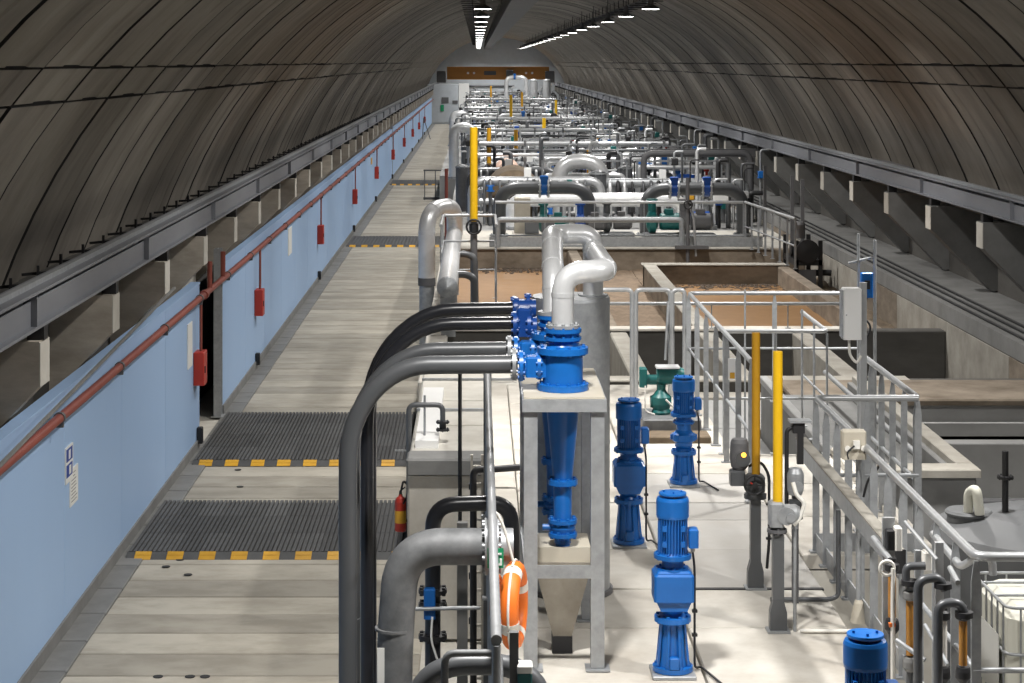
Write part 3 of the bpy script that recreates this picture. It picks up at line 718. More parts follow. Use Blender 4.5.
# long bent pipes falling to the roadway
def fallpipe(label, xs, y, z, xv, r, m, bend, ybend=None, z0=0.0, clampz=()):
    t = thing('feed_pipe', label, 'pipe', (xs, y, z))
    pts = [(xs,y,z),(xv+bend*1.05,y,z-.005)]
    for i in range(1,13):
        a = PI/2*i/12; pts.append((xv+bend*1.05-bend*1.05*math.sin(a), y, z-.005-bend*1.25*(1-math.cos(a))))
    pts += [(xv,y,z0)]
    part('pipe', MB().tube(pts, r, 14), m, t)
    for cz in clampz: part('joint_ring', MB().tube([(xv,y,cz),(xv,y,cz+.008)], r*1.03, 14), 'steel', t)
    part('end_flange', MB().flange((xs-.02,y,z),r*1.75,.022,'x',8,.010), 'steel' if m!='black' else 'dblue', t)
    return t
fallpipe('thick grey pipe bending down from the front cyclone to the roadway', .24,11.85,4.01,-.765,.055,'greyp',.46, clampz=(2.1,))
fallpipe('thinner grey pipe running just behind the thick grey one', .22,12.40,4.02,-.772,.048,'greyp',.50, clampz=(2.35,))
bl = [(12.9,4.32,.030,-.69,'upper black hose pipe of the bundle above the grey pipes'),(12.72,4.25,.030,-.70,'lower black pipe of the bundle above the grey pipes'),(13.15,4.27,.03,-.72,'rear black pipe of the bundle above the grey pipes')]
for yy,zz,r,xv,lb in bl: fallpipe(lb, .27,yy,zz-.11,xv,r+.012,'black',.52)
mf = thing('blue_manifold', 'dark blue flanged manifold where the black pipes end', 'manifold', (.3,12.9,4.2))
part('body', MB().bbox(.25,.35,12.66,13.2,4.06,4.24,.015).lathe((.23,12.9,4.21),[(.06,0),(.06,.15)],14,'x').lathe((.23,12.72,4.12),[(.06,0),(.06,.15)],14,'x'), 'dblue', mf)
part('flange', MB().flange((.33,12.72,4.13),.085,.022,'x',8,.012).flange((.33,12.95,4.22),.085,.022,'x',8,.012), 'dblue', mf)
part('flange', MB().flange((.24,12.72,4.13),.085,.022,'x',8,.012).flange((.24,12.95,4.20),.085,.022,'x',8,.012), 'dblue', mf)

# heavy dull grey pipe with elbow
t = thing('heavy_pipe', 'heavy dull grey pipe turning down in the foreground', 'pipe', (.04,11,3.2))
part('pipe', MB().tube(fil([(.05,11.0,3.135),(-.41,11.0,3.135),(-.455,11.0,2.6),(-.455,11.0,0.0)],.34,12),.100,22), 'castg', t)
part('flange', MB().flange((.06,11.0,3.135),.155,.035,'x',12,.014,26), 'steel', t)
part('flange', MB().flange((.10,11.0,3.135),.155,.035,'x',12,.014,26).lathe((.10,11,3.135),[(.1,0),(.1,.1)],18,'x'), 'steel', t)
part('joint_ring', MB().lathe((-.455,11,2.68),[(.107,0),(.107,.014)],22), 'castg', t)
part('sticker', MB().box(-.545,-.505,10.915,10.922,2.38,2.60), 'signw', t, 'white and blue paper sticker')
# black elbow pipe with valve behind it
t = thing('black_elbow_pipe', 'black arched pipe with blue valve behind the heavy grey pipe', 'pipe', (-.3,14,0))
part('pipe', MB().tube(fil([(-.31,14.0,.0),(-.31,14.0,2.70),(.24,14.0,2.72),(.25,14.0,2.3)],.17,8),.055,14), 'black', t)
v = part('valve_flange', MB().flange((-.31,14.0,2.10),.10,.03,'z',8,.014).flange((-.31,14.0,2.00),.10,.03,'z',8,.014).flange((-.31,14.0,1.78),.10,.03,'z',8,.014), 'blackm', t)
part('valve_body', MB().bbox(-.37,-.29,13.88,13.95,1.93,2.14,.01), 'blue', v)
part('cable', MB().tube(fil([(-.31,13.88,1.95),(-.32,13.84,1.8),(-.27,13.84,1.65),(-.22,13.9,1.5)],.06),.008,6), 'signw', v, 'pale blue cable')
part('stay_rod', MB().tube([(-.52,13.85,2.01),(.02,13.85,2.02)],.014,8), 'steel', t)
# lower foreground dark hose bow
solo('dark_bow_pipe', MB().tube(fil([(-.29,9.2,2.2),(-.29,9.2,3.03),(.31,9.2,3.03),(.31,9.2,2.31)],.26,10),.05,14), 'greyp', 'dark grey arched pipe at the very bottom of the picture', 'pipe', (0,9.2,2.3))
lh = thing('ladder_hoops', 'worn grey ladder handholds at the bottom edge', 'ladder', (0,8.8,2))
for i,(yy,zt) in enumerate(((9.0,3.14),(8.5,3.06))):
    part('hoop', MB().tube(fil([(-.145+.02*i,yy,1.2),(-.145+.02*i,yy,zt),(.10,yy,zt),(.10,yy,1.2)],.05,5),.017,10), 'castg', lh)
part('rung', MB().tube([(-.14,9.0,2.9),(.10,9.0,2.9)],.014,8).tube([(-.14,9.0,2.6),(.10,9.0,2.6)],.014,8), 'castg', lh)
part('side_rail', MB().tube([(.10,9.0,3.12),(.10,8.5,3.04)],.017,8), 'castg', lh)
ps = thing('equipment_post', 'grey post with a teal box at the bottom edge', 'post', (.16,8.9,2.3))
part('post', MB().box(.145,.185,8.9,8.94,2.3,3.26), 'dgrey', ps)
part('teal_box', MB().bbox(.18,.245,8.86,8.95,3.0,3.09,.006), 'teal', ps); part('lid', MB().bbox(.178,.247,8.86,8.95,3.09,3.125,.006), 'signw', ps)

# ladder-like pipes left of the platform edge
t = thing('cable_ladder', 'pale upright cable ladder clipped between the pipes', 'cable ladder', (-.05,17,0))
part('side_rail', MB().box(-.055,-.035,17,17.03,0,2.46), 'pale', t); part('side_rail', MB().box(.035,.055,17,17.03,0,2.46), 'pale', t)
rg = MB().box(-.035,.035,17,17.02,0,.02).mesh('rung','pale')
for i in range(16): inst('rung', rg, t, (0,0,.1+.15*i))
for i in range(6): part('clamp', MB().cbox((-.045,16.97,.3+.38*i),.05,.04,.05), 'blackm', t)
for i,(xx,yy,zt,r,lb,m) in enumerate(((-.155,18.2,3.05,.018,'thin dark upright rod left of the handrail','blackm'),(-.11,15.0,2.35,.05,'grey square upright duct left of the cable ladder','greyc'),)):
    mb = MB().tube([(xx,yy,0),(xx,yy,zt)],r,10) if i==0 else MB().box(xx-.04,xx+.04,yy-.04,yy+.04,0,zt)
    solo('upright_rod' if i==0 else 'upright_duct', mb, m, lb, 'pipe', (xx,yy,0))
solo('bent_drain_pipe', MB().tube(fil([(-.03,16.4,0),(-.03,16.4,2.46),(.14,16.4,2.46),(.40,16.4,2.48)],.06),.028,10), 'blackm', 'thin black pipe bent at a right angle behind the handrail', 'pipe', (0,16.4,0))

# ================================================================== RAILINGS
_pm = {}
def post_mesh(h, style):
    k = (round(h,3), style)
    if k not in _pm:
        m = MB()
        if style == 'flat': m.prism([(-.024,0),(.024,0),(.024,h-.12),(.010,h-.02),(-.010,h-.02),(-.024,h-.12)], -.006, .006)
        elif style == 'tube': m.tube([(0,0,0),(0,0,h-.02)], .019, 8)
        elif style == 'thin': m.tube([(0,0,0),(0,0,h-.02)], .011, 6)
        m.cbox((0,0,.006), .09, .07, .012)
        _pm[k] = m.mesh('post', 'steel')
    return _pm[k]
def railing(label, pts, z, h=1.1, step=.9, style='flat', mids=(.5,), r=.022, cat='railing', toe=False, group=None, mat_='steelr', R=.06):
    """posts along a polyline, a round handrail above and thinner rails between"""
    p = [Vector((a,b,0)) for a,b in pts]
    t = thing('railing', label, cat, (p[0].x,p[0].y,z), group)
    part('handrail', MB().tube(fil([(q.x,q.y,z+h) for q in p], R, 4) if len(p)>2 else [(q.x,q.y,z+h) for q in p], r, 10), mat_, t)
    for m in mids: part('mid_rail', MB().tube([(q.x,q.y,z+m) for q in p], r*.62, 8), 'steel', t)
    if toe:
        for a,b in zip(p[:-1],p[1:]): part('toe_board', MB().bar((a.x,a.y,z+.07),(b.x,b.y,z+.07),.008,.13), 'steel', t)
    me = post_mesh(h, style)
    for a,b in zip(p[:-1],p[1:]):
        L_ = (b-a).length; n = max(1, round(L_/step))
        for i in range(n+1):
            if i == 0 and a is not p[0]: continue
            q = a+(b-a)*i/n; inst('post', me, t, (q.x,q.y,z))
    return t
railing('galvanised railing along the right edge of the platform beside the teal pump', [(2.18,15.9),(2.18,20.6),(3.95,20.6)], PZL, 1.12, .8, 'flat', (.55,), .022, R=.12)
railing('galvanised railing enclosing the steps at the right edge of the platform', [(3.15,14.28),(2.42,14.28),(2.42,9.7),(4.6,9.7)], PZL, 1.1, .40, 'flat', (.55,), .024, toe=True, R=.08)
railing('short galvanised railing right of the white cabinet', [(3.15,16.4),(3.15,14.34)], PZL, 1.1, .40, 'flat', (.5,), .024)
railing('low railing behind the yellow poles above the grey deck', [(2.2,17.83),(3.12,17.83),(3.12,19.2)], PZL, 1.1, .55, 'thin', (.5,), .020)
# hoops at the back edge of the platform
for i,(a,b,lb) in enumerate(((1.28,1.62,'left steel hoop rail at the back edge of the platform'),(1.66,2.02,'middle steel hoop rail at the back edge of the platform'),(2.04,2.17,'narrow steel hoop rail at the corner of the platform'))):
    t = thing('hoop_rail', lb, 'railing', (a,20.9,2.3))
    part('hoop', MB().tube(fil([(a,20.9,2.3),(a,20.9,3.42),(b,20.9,3.42),(b,20.9,2.3)],.06,5),.024,10), 'steelr', t)
    if i==1: part('brace', MB().tube([(b-.02,20.9,3.3),(b-.06,20.8,2.7)],.015,8), 'steel', t)
railing('handrail running towards the camera on the left platform edge', [(.08,15.4),(.08,8.3)], PZL, 1.1, 1.1, 'tube', (.55,), .024)
bp_ = MB()
railing('railing along the rim wall behind the dry bays', [(1.4,34.1),(6.6,34.1)], RZ+.03, .0+.42, 1.3, 'thin', (), .03)

# life ring hung outside the handrail
lr = thing('life_ring', 'orange life ring with white rope hanging on the handrail', 'life ring', (.19,10.6,2.9))
cx,cy,cz = .20,10.75,2.88
def rot(p, a=math.radians(81)):
    x,y,z = p[0]-cx, p[1]-cy, p[2]-cz; return (cx+x*math.cos(a)-y*math.sin(a), cy+x*math.sin(a)+y*math.cos(a), p[2])
def rring(mb, R, r, a0=0, a1=2*PI, sy=1.0, n=36, m=12, off=0):
    pts=[rot((cx+R*math.cos(a0+(a1-a0)*i/n), cy+off, cz+R*math.sin(a0+(a1-a0)*i/n))) for i in range(n+1)]
    return mb.tube(pts, r, m, True)
part('ring', rring(MB(), .185,.05), 'orange', lr)
for a in (.2,1.8,3.35,4.9): part('reflective_band', rring(MB(), .185,.0515, a, a+.28, n=4), 'rope', lr)
part('grab_rope', rring(rring(rring(rring(MB(), .238,.007,.3,1.9,n=10),.238,.007,1.95,3.4,n=10),.238,.007,3.5,4.9,n=10),.238,.007,5.0,6.4,n=10), 'rope', lr)
part('hanging_rope', MB().tube(fil([(.195,10.72,3.12),(.14,10.72,3.32),(.09,10.72,3.41),(.10,10.70,3.2)],.05),.008,8), 'rope', lr)
rl = MB()
for i in range(5): rring(rl, .10+.012*i,.012,0,2*PI,n=16,m=6,off=.09+.012*(i%2))
part('rope_coil', rl, 'orange', lr, 'coiled orange line')
gs = thing('exit_sign', 'small green sign with white arrow fixed to the handrail', 'sign', (.09,10.9,3.2))
part('plate', MB().box(.055,.14,10.55,10.555,3.13,3.235), 'green', gs)
part('symbol', MB().box(.063,.085,10.545,10.55,3.19,3.225).box(.09,.13,10.545,10.55,3.20,3.21).box(.063,.132,10.545,10.55,3.145,3.155).box(.12,.132,10.545,10.55,3.155,3.18), 'signw', gs)

# ================================================================== VALVE STEMS WITH YELLOW TUBES
def stem_base(t, x, y, zt, wide=True, m='dgrey'):
    part('column', MB().prism([(x-.052,PZL),(x+.052,PZL),(x+.052,PZL+.12),(x+.034,PZL+.19),(x+.034,zt),(x-.034,zt),(x-.034,PZL+.19),(x-.052,PZL+.12)], y-.035,y+.035), 'greyp', t)
    part('foot_plate', MB().box(x-.07,x+.07,y-.06,y+.06,PZL,PZL+.012), 'steel', t)
x,y = 1.85,13.3
t = thing('gate_valve_stem', 'handwheel valve stem with worn dark yellow tube', 'valve', (x,y,PZL))
stem_base(t, x, y, 2.93)
part('yellow_tube', MB().tube([(x+.005,y,3.06),(x+.005,y,4.0)],.028,12), 'oldyellow', t)
part('gearbox', MB().bbox(x-.06,x+.06,y-.06,y+.06,2.95,3.06,.015).lathe((x,y,2.90),[(.075,0),(.075,.03)],14), 'greyp', t)
w_ = part('handwheel', MB().ring((x-.02,y-.11,3.01),.062,.010,'y').bar((x-.08,y-.11,3.01),(x+.04,y-.11,3.01),.014,.01).bar((x-.02,y-.11,2.95),(x-.02,y-.11,3.07),.01,.014).lathe((x-.02,y-.14,3.01),[(.02,0),(.02,.08)],12,'y'), 'blackm', t)
part('pointer', MB().bar((x-.05,y-.125,3.03),(x+.0,y-.125,3.0),.012,.008), 'red', w_)
hd_ = part('actuator_head', MB().lathe((x-.105,y,3.08),[(.03,0),(.055,.03),(.065,.09),(.06,.19),(.05,.215)],18), 'dgrey', t)
part('signal_lamp', MB().lathe((x-.085,y-.068,3.20),[(.016,-.006),(.016,.01)],10,'y'), 'amberlamp', hd_)
part('cover', MB().lathe((x-.09,y-.055,3.17),[(.05,-.01),(.05,.0)],16,'y'), 'greyp', hd_)
part('terminal_box', MB().bbox(x-.17,x-.07,y-.05,y+.05,2.99,3.09,.01), 'greyp', t)
part('cable_pipe', MB().tube(fil([(x-.04,y+.05,3.10),(x+.04,y+.05,3.14),(x+.10,y+.05,3.05),(x+.10,y+.05,2.6),(x+.085,y+.05,2.42)],.05),.010,8), 'blackm', t)
part('pipe_clamp', MB().cbox((x+.1,y+.05,2.85),.04,.03,.014).cbox((x+.1,y+.05,2.62),.04,.03,.014), 'blackm', t)
x,y = 1.85,12.3
t = thing('motor_valve_stem', 'grey motor valve with bright yellow tube', 'valve', (x,y,PZL))
stem_base(t, x, y, 2.90)
part('yellow_tube', MB().tube([(x-.0,y,3.09),(x-.0,y,4.02)],.030,12), 'yellow', t)
a_ = part('actuator', MB().bbox(x-.055,x+.03,y-.06,y+.06,2.95,3.10,.012).lathe((x+.01,y,3.02),[(.05,0),(.06,.02),(.06,.10),(.045,.125)],18,'x'), 'steel', t)
part('indicator', MB().lathe((x+.07,y-.075,3.01),[(.028,0),(.028,.02)],14,'y').lathe((x+.045,y-.065,3.02),[(.055,0),(.055,.02)],18,'y'), 'steel', a_)
part('mount_flange', MB().flange((x-.005,y,2.92),.062,.02,'z',6,.008), 'dgrey', t)
part('conduit_post', MB().tube([(x+.105,y,PZL),(x+.105,y,2.93)],.011,8).lathe((x+.105,y,2.93),[(.018,0),(.018,.04)],8), 'steel', t)
part('white_cable', MB().tube(fil([(x+.09,y-.02,3.22),(x+.11,y-.04,3.14),(x+.16,y-.04,3.10),(x+.13,y-.04,3.0),(x+.09,y-.04,2.96)],.04),.013,8), 'rope', t)
x,y = 2.06,12.95
t = thing('small_valve_drive', 'rounded grey valve drive right of the yellow tubes', 'valve', (x,y,PZL))
part('column', MB().box(x-.02,x+.02,y-.02,y+.02,PZL,3.1), 'dgrey', t)
part('drive_housing', MB().lathe((x,y,3.0),[(.045,0),(.055,.03),(.058,.12),(.055,.14),(.04,.17)],16), 'steel', t)
part('housing_cover', MB().lathe((x+.01,y-.062,3.06),[(.034,0),(.034,.02)],14,'y'), 'steel', t)
part('bent_conduit', MB().tube(fil([(x-.055,y,2.9),(x-.055,y,3.42),(x+.0,y,3.44)],.03),.014,8), 'blackm', t)
part('top_box', MB().bbox(x-.02,x+.06,y-.03,y+.03,3.40,3.47,.006).box(x+.01,x+.05,y-.03,y+.01,3.2,3.40), 'blackm', t)
part('lid', MB().box(x-.04,x+.10,y-.05,y+.05,3.47,3.485), 'steel', t)
part('lower_drum', MB().lathe((x,y-.03,2.85),[(.045,0),(.045,.12)],14), 'greyp', t)

# cable tray carried on the railing
t = thing('cable_trunking', 'pale metal trunking sloping away along the platform railing', 'trunking', (2.33,12.6,3.2))
part('trunk', MB().bbox(2.28,2.35,11.0,14.3,3.0,3.11,.008), 'steel', t)
part('lid', MB().box(2.277,2.353,11.0,14.3,3.11,3.118), 'aged', t)
part('end_cap', MB().box(2.275,2.355,10.98,11.0,2.99,3.12), 'blackm', t)
# junction box on a post
t = thing('junction_post', 'beige junction box on a grey post beside the railing', 'junction box', (2.38,12.5,PZL))
part('post', MB().tube([(2.385,12.5,PZL),(2.385,12.5,3.4)],.018,10), 'steel', t)
part('foot', MB().lathe((2.385,12.5,PZL),[(.055,0),(.05,.02),(.03,.12),(.02,.14)],14), 'beige', t)
b = part('box', MB().bbox(2.27,2.42,12.42,12.5,3.33,3.51,.01), 'beige', t)
part('socket', MB().box(2.335,2.375,12.40,12.42,3.40,3.45).lathe((2.30,12.405,3.40),[(.018,0),(.018,.015)],10,'y').lathe((2.40,12.405,3.40),[(.018,0),(.018,.015)],10,'y'), 'rope', b)
part('cable', MB().tube(fil([(2.40,12.4,3.38),(2.46,12.38,3.40),(2.50,12.38,3.30),(2.42,12.38,3.22),(2.40,12.42,3.1)],.05),.008,7).tube(fil([(2.34,12.4,3.42),(2.29,12.39,3.38),(2.30,12.38,3.34)],.03),.006,6), 'blackm', t)
# white cabinet on its post
t = thing('control_cabinet', 'tall white cabinet on a galvanised post', 'cabinet', (2.84,14.9,PZL))
b = part('cabinet', MB().bbox(2.71,2.845,14.78,14.9,3.745,4.125,.008), 'white', t)
part('hinge_side', MB().box(2.70,2.71,14.79,14.9,3.76,4.11).lathe((2.73,14.775,3.93),[(.006,0),(.006,.01)],8,'y'), 'steel', b)
part('post', MB().box(2.848,2.895,14.85,14.9,PZL,4.16), 'steelr', t); part('foot_plate', MB().box(2.81,2.93,14.8,14.95,PZL,PZL+.012), 'steel', t)
part('cable', MB().tube(fil([(2.76,14.84,3.74),(2.765,14.84,3.62),(2.82,14.84,3.56),(2.85,14.84,3.62)],.05),.010,8), 'rope', t)
# blue box on a hoop frame further back
t = thing('blue_switch_box', 'small blue box on a double rod frame beside the white cabinet', 'switch box', (3.55,18.2,1.05))
part('frame', MB().tube([(3.49,18.3,1.05),(3.49,18.3,4.23)],.014,8).tube([(3.64,18.3,1.05),(3.64,18.3,4.17)],.016,8).tube([(3.40,18.3,3.96),(3.64,18.3,4.02)],.012,8), 'steel', t)
b = part('box', MB().bbox(3.50,3.61,18.22,18.28,3.65,3.88,.008), 'blue', t); part('display', MB().box(3.53,3.58,18.21,18.22,3.73,3.81), 'blackm', b)
part('cable', MB().tube(fil([(3.55,18.22,3.65),(3.48,18.2,3.5),(3.60,18.2,3.4),(3.5,18.2,3.2),(3.55,18.2,2.9)],.08),.010,7), 'blackm', t)
# small notice on the rail by the teal pump
t = thing('rail_notice', 'white notice with yellow square tied to the platform railing', 'sign', (2.2,17.0,3))
part('plate', MB().box(2.135,2.235,17.0,17.008,3.10,3.28), 'white', t)
part('symbol', MB().box(2.15,2.19,16.995,17.0,3.11,3.16), 'reflector', t)
# long thin rods
for i,(px,yy) in enumerate(((745,20.2),(802,18.6))):
    X = (px-477)*yy/2000
    solo('hanging_rod', MB().tube([(X,yy,1.05),(X,yy,3.5)],.010,6), 'steel', ['thin steel rod standing behind the worn yellow tube','thin steel rod standing between the yellow tube and white cabinet'][i], 'rod', (X,yy,1.05))

# ================================================================== FLOW METER PANEL, TANK, TOTE
fm = thing('flow_meter_panel', 'cluster of glass flow meters and grey pipes by the railing', 'flow meters', (2.2,10,PZL))
def P(px,py,Y): return Vector(at(px,py,Y))
def V(a): return tuple(a)
def upr(par, px, y0, y1, Y, r, m, nm='upright_pipe'):
    return part(nm, MB().tube([P(px,y0,Y),P(px,y1,Y)], r, 10), m, par)
part('support', MB().box(2.03,2.09,10.0,10.03,PZL,3.52), 'steelr', fm)
part('support', MB().box(2.27,2.31,9.9,9.93,PZL,3.42), 'steelr', fm)
part('support', MB().box(2.17,2.20,9.9,9.93,PZL,3.38), 'steel', fm)
for px,Y,m in ((892,9.9,'amber'),(910,9.8,'amber'),(943,9.6,'rope'),(963,9.4,'amber')):
    a = 572 if px==892 else (600 if px==910 else 620); b_ = a+ (45 if px!=910 else 55)
    g = MB().tube([P(px,a,Y),P(px,b_,Y)], .020, 12); part('meter_tube', g, m, fm)
    f = MB(); top = P(px,a-4,Y); bot = P(px,b_+6,Y)
    f.lathe(V(top),[(.022,-.02),(.036,-.01),(.036,.02),(.022,.03),(.022,.05)],12); part('meter_fitting', f, 'blackm' if px!=910 else 'greyc', fm)
    part('meter_fitting', MB().lathe(V(bot),[(.022,-.05),(.036,-.03),(.036,.0),(.03,.02)],12), 'blackm' if px!=910 else 'greyc', fm)
    part('lower_pipe', MB().tube([V(bot),(bot.x,bot.y,PZL)], .018, 10), 'greyp', fm)
part('grey_bend', MB().tube(fil([P(906,583,9.8),P(906,566,9.8),P(925,566,9.8)],.03),.02,10), 'greyp', fm)
part('grey_bend', MB().tube(fil([P(918,690,9.5),P(918,580,9.5),P(939,577,9.5),P(945,590,9.5)],.05),.022,12), 'greyp', fm)
part('grey_bend', MB().tube(fil([P(938,690,9.3),P(938,604,9.3),P(960,602,9.3),P(966,618,9.3)],.05),.022,12), 'greyp', fm)
for q_ in ((943,588,9.5),(964,617,9.3),(910,585,9.8)): part('collar', MB().lathe(V(P(*q_)),[(.043,0),(.043,.025)],12), 'blackm', fm)
part('wire_loop', MB().ring((P(887,568,9.8).x,9.8,P(887,568,9.8).z),.035,.008,'y',20,6).tube([P(893,568,9.8),P(893,690,9.8)],.012,8), 'rope', fm)
part('meter_head', MB().bbox(P(885,0,10).x,P(893,0,10).x,9.95,10.02,P(0,548,10).z,P(0,528,10).z,.006), 'blackm', fm)
part('head_cover', MB().bbox(P(893,0,10).x,P(900,0,10).x,9.94,10.0,P(0,548,10).z,P(0,525,10).z,.006), 'rope', fm)
part('meter_head', MB().bbox(P(922,0,10).x,P(930,0,10).x,9.95,10.02,P(0,568,10).z,P(0,550,10).z,.006), 'rope', fm)
part('slant_tube', MB().tube([P(873,538,10.1),P(890,560,9.9)],.016,8).tube([P(905,522,10.1),P(937,560,9.8)],.010,8).tube([P(950,568,9.7),P(958,583,9.5)],.014,8), 'steelr', fm)
part('valve_handle', MB().tube([P(896,640,9.7),P(925,660,9.6)],.012,8).tube([P(925,625,9.7),P(948,665,9.4)],.010,8), 'steel', fm)
part('red_lever', MB().bar(V(P(889,625,9.8)),V(P(895,624,9.8)),.02,.02), 'orange', fm)
# conduits lying on the platform floor
t = solo('floor_conduit', MB().tube(fil([(1.9,12.95,2.32),(2.28,12.95,2.32),(2.34,12.95,2.34),(2.34,12.95,2.9)],.05),.016,8), 'greyp', 'grey conduit lying behind the yellow tubes and turning up', 'conduit', (2.1,12.95,2.3))
t = solo('floor_conduit', MB().tube([(1.98,12.25,2.315),(2.36,12.25,2.315)],.012,8), 'rope', 'short white conduit lying at the foot of the motor valve', 'conduit', (2.1,12.25,2.3))

# box channel with sloping edge
t = thing('channel_box', 'grey concrete channel box with pale rim behind the railing', 'channel', (4.2,22,0))
part('front_wall', MB().bbox(3.62,4.92,19.7,19.9,0,1.72,.01), 'midc', t)
part('side_wall', MB().bbox(4.72,4.92,19.9,25.5,0,1.72,.01), 'greyc', t)
part('rim', MB().bbox(3.6,4.95,19.62,19.95,1.72,1.80,.01), 'aged', t)
part('rim', MB().bbox(4.78,4.95,19.95,25.5,1.72,1.80,.01), 'aged', t)
part('rim', MB().bbox(3.6,3.7,19.95,25.5,1.72,1.80,.01), 'midc', t)
part('inner_cover', MB().bbox(3.75,4.70,19.95,25.5,1.50,1.56,.01), 'greyc', t)
part('side_wall', MB().bbox(3.62,3.75,19.9,25.5,0,1.72,.01), 'greyc', t)
part('rail', MB().tube([(4.42,20.0,1.86),(4.42,25.4,1.86)],.03,8), 'steelr', t)
# grey tank
t = thing('storage_tank', 'dark grey round storage tank with a manhole', 'tank', (5.3,18.4,0))
part('shell', MB().lathe((5.3,18.4,0),[(1.1,0),(1.1,1.45),(1.06,1.52),(.6,1.64),(.3,1.68)],48), 'tankg', t)
mh = part('manhole', MB().lathe((4.55,18.5,1.50),[(.20,0),(.20,.12),(.19,.13)],24), 'tankg', t)
part('manhole_lid', MB().lathe((4.55,18.5,1.62),[(.215,0),(.22,.02),(.20,.04)],24), 'castg', mh)
part('flange', MB().flange((4.86,18.4,1.98),.075,.025,'z',8).tube([(4.86,18.4,1.55),(4.86,18.4,2.22)],.03,10), 'blackm', t)
part('vent', MB().tube(fil([(4.52,18.4,1.66),(4.52,18.4,1.84),(4.57,18.3,1.90),(4.60,18.3,1.66)],.08),.045,12), 'hdpe', t, 'cream coloured vent hose')
part('outlet_valve', MB().bbox(5.22,5.33,18.1,18.2,1.72,1.82,.01).tube([(5.27,18.15,1.5),(5.27,18.15,1.75)],.025,8).flange((5.27,18.15,1.66),.06,.02,'z',6), 'blackm', t)
part('hose', MB().tube([(5.33,18.15,1.77),(5.9,18.15,1.73)],.024,10), 'purple', t, 'violet hose')
solo('tie_pipe', MB().tube([(4.6,20.2,1.35),(7.5,20.2,1.33)],.05,10), 'dgrey', 'dark horizontal pipe crossing behind the storage tank', 'pipe', (6,20.2,1.3))
# bulk container
ib = thing('bulk_container', 'white plastic bulk container in a tubular cage', 'container', (4.8,16.3,0))
x0,x1,y0,y1,zt = 4.20,5.30,15.85,16.95,1.47
part('bottle', MB().bbox(x0+.03,x1-.03,y0+.03,y1-.03,.36,zt-.02,.09), 'hdpe', ib)
def hoop(z,r=.013):
    p = fil([(x0+.55,y0,z),(x0,y0,z),(x0,y1,z),(x1,y1,z),(x1,y0,z),(x0+.55,y0,z)],.11,5); return MB().tube(p,r,8)
for z in (zt,1.10,.73,.40): part('cage_ring', hoop(z), 'steel', ib)
up_ = MB().tube([(0,0,.30),(0,0,zt)],.009,6).mesh('cage_bar','steel')
for i in range(6):
    f = .11+(1.1-.22)*i/5
    for q in ((x0,y0+f),(x0+f,y0),(x1,y0+f),(x0+f,y1)): inst('cage_bar', up_, ib, (q[0],q[1],0))
part('lid', MB().lathe((x0+.6,y0+.5,zt-.05),[(.11,0),(.11,.04),(.09,.05)],20), 'blackm', ib)
part('top_bar', MB().tube([(x0,y0+.35,zt+.01),(x1,y0+.35,zt+.01)],.012,8).tube([(x0,y0+.75,zt+.01),(x1,y0+.75,zt+.01)],.012,8), 'steel', ib)
part('name_plate', MB().box(x0-.015,x0-.01,y0+.2,y0+.8,.70,1.20), 'signw', ib)
part('pallet', MB().box(x0,x1,y0,y1,.18,.30).box(x0,x1,y0,y0+.1,0,.18).box(x0,x1,y1-.1,y1,0,.18), 'dgrey', ib)
# grey rail pipe behind container
solo('crossing_pipe', MB().tube(fil([at(933,534,10.6),at(961,567,10.0),at(976,557,9.9),at(992,557,9.9),at(993,575,9.9)],.05),.02,8), 'steelr', 'bent silver pipe under the corner of the railing', 'pipe', (2.6,9.9,3))

# ================================================================== SILVER PIPES BESIDE THE BASIN (left)
t = thing('silver_arch_pipe', 'big silver cladded pipe arching up from the roadway', 'pipe', (-1.03,41,0))
cladpipe(t, [(-1.03,41,1.35),(-1.03,41,2.78),(-.47,41.8,2.80),(-.47,42.2,2.17)], .17, .62, n=20)
part('lower_pipe', MB().lathe((-1.03,41,0),[(.155,0),(.155,1.30)],20), 'steel', t); part('dark_joint', MB().lathe((-1.03,41,1.22),[(.18,0),(.18,.16)],20), 'dgrey', t)
t = thing('silver_drum_pipe', 'silver cladded pipe with a capped round end lying beside the basin', 'pipe', (-.48,32,1.2))
cladpipe(t, [(-.48,42.2,2.17),(-.48,32.2,2.17)], .165, .1, n=22)
part('end_cap', MB().lathe((-.48,32.2,2.17),[(.02,-.09),(.165,0),(.168,.02),(.168,.12)],26,'y',True), 'steel', t)
for i,Y in enumerate((34.2,37.8)): part('branch', MB().tube(fil([(-.36,Y,2.17),(-.18,Y,2.17),(-.05,Y,2.10),(-.03,Y,1.2)],.16),.065,12), 'greyp', t)
for Y in (33.5,36.5,39.5): part('saddle', MB().box(-.60,-.36,Y-.03,Y+.03,1.2,2.03), 'steel', t)
railing('grey railing cage around the third yellow tube', [(-.65,36.0),(-.65,38.5),(.35,38.5),(.35,36.0)], 1.25, 1.6, .9, 'thin', (.55,1.1), .03)
solo('service_slab', MB().box(-.84,2.2,36,49,1.10,1.14) if False else MB().box(-.84,-.5,36,49,1.18,1.25), 'conc', 'pale slab strip under the silver pipes', 'slab', (-.6,40,1.2))
def yellow_stem(x,y,z,z1,z2,label,m='yellow',r=.05):
    t = thing('stem_valve', label, 'valve stem', (x,y,z))
    part('column', MB().tube([(x,y,z),(x,y,z1)],r*.9,8), 'dgrey', t)
    part('yellow_tube', MB().tube([(x,y,z1),(x,y,z2)],r,10), m, t)
    part('handwheel', MB().ring((x,y-.1,z1-.1),.14,.02,'y',14,6).lathe((x,y,z1-.2),[(.09,0),(.09,.16)],10), 'blackm', t)
    return t
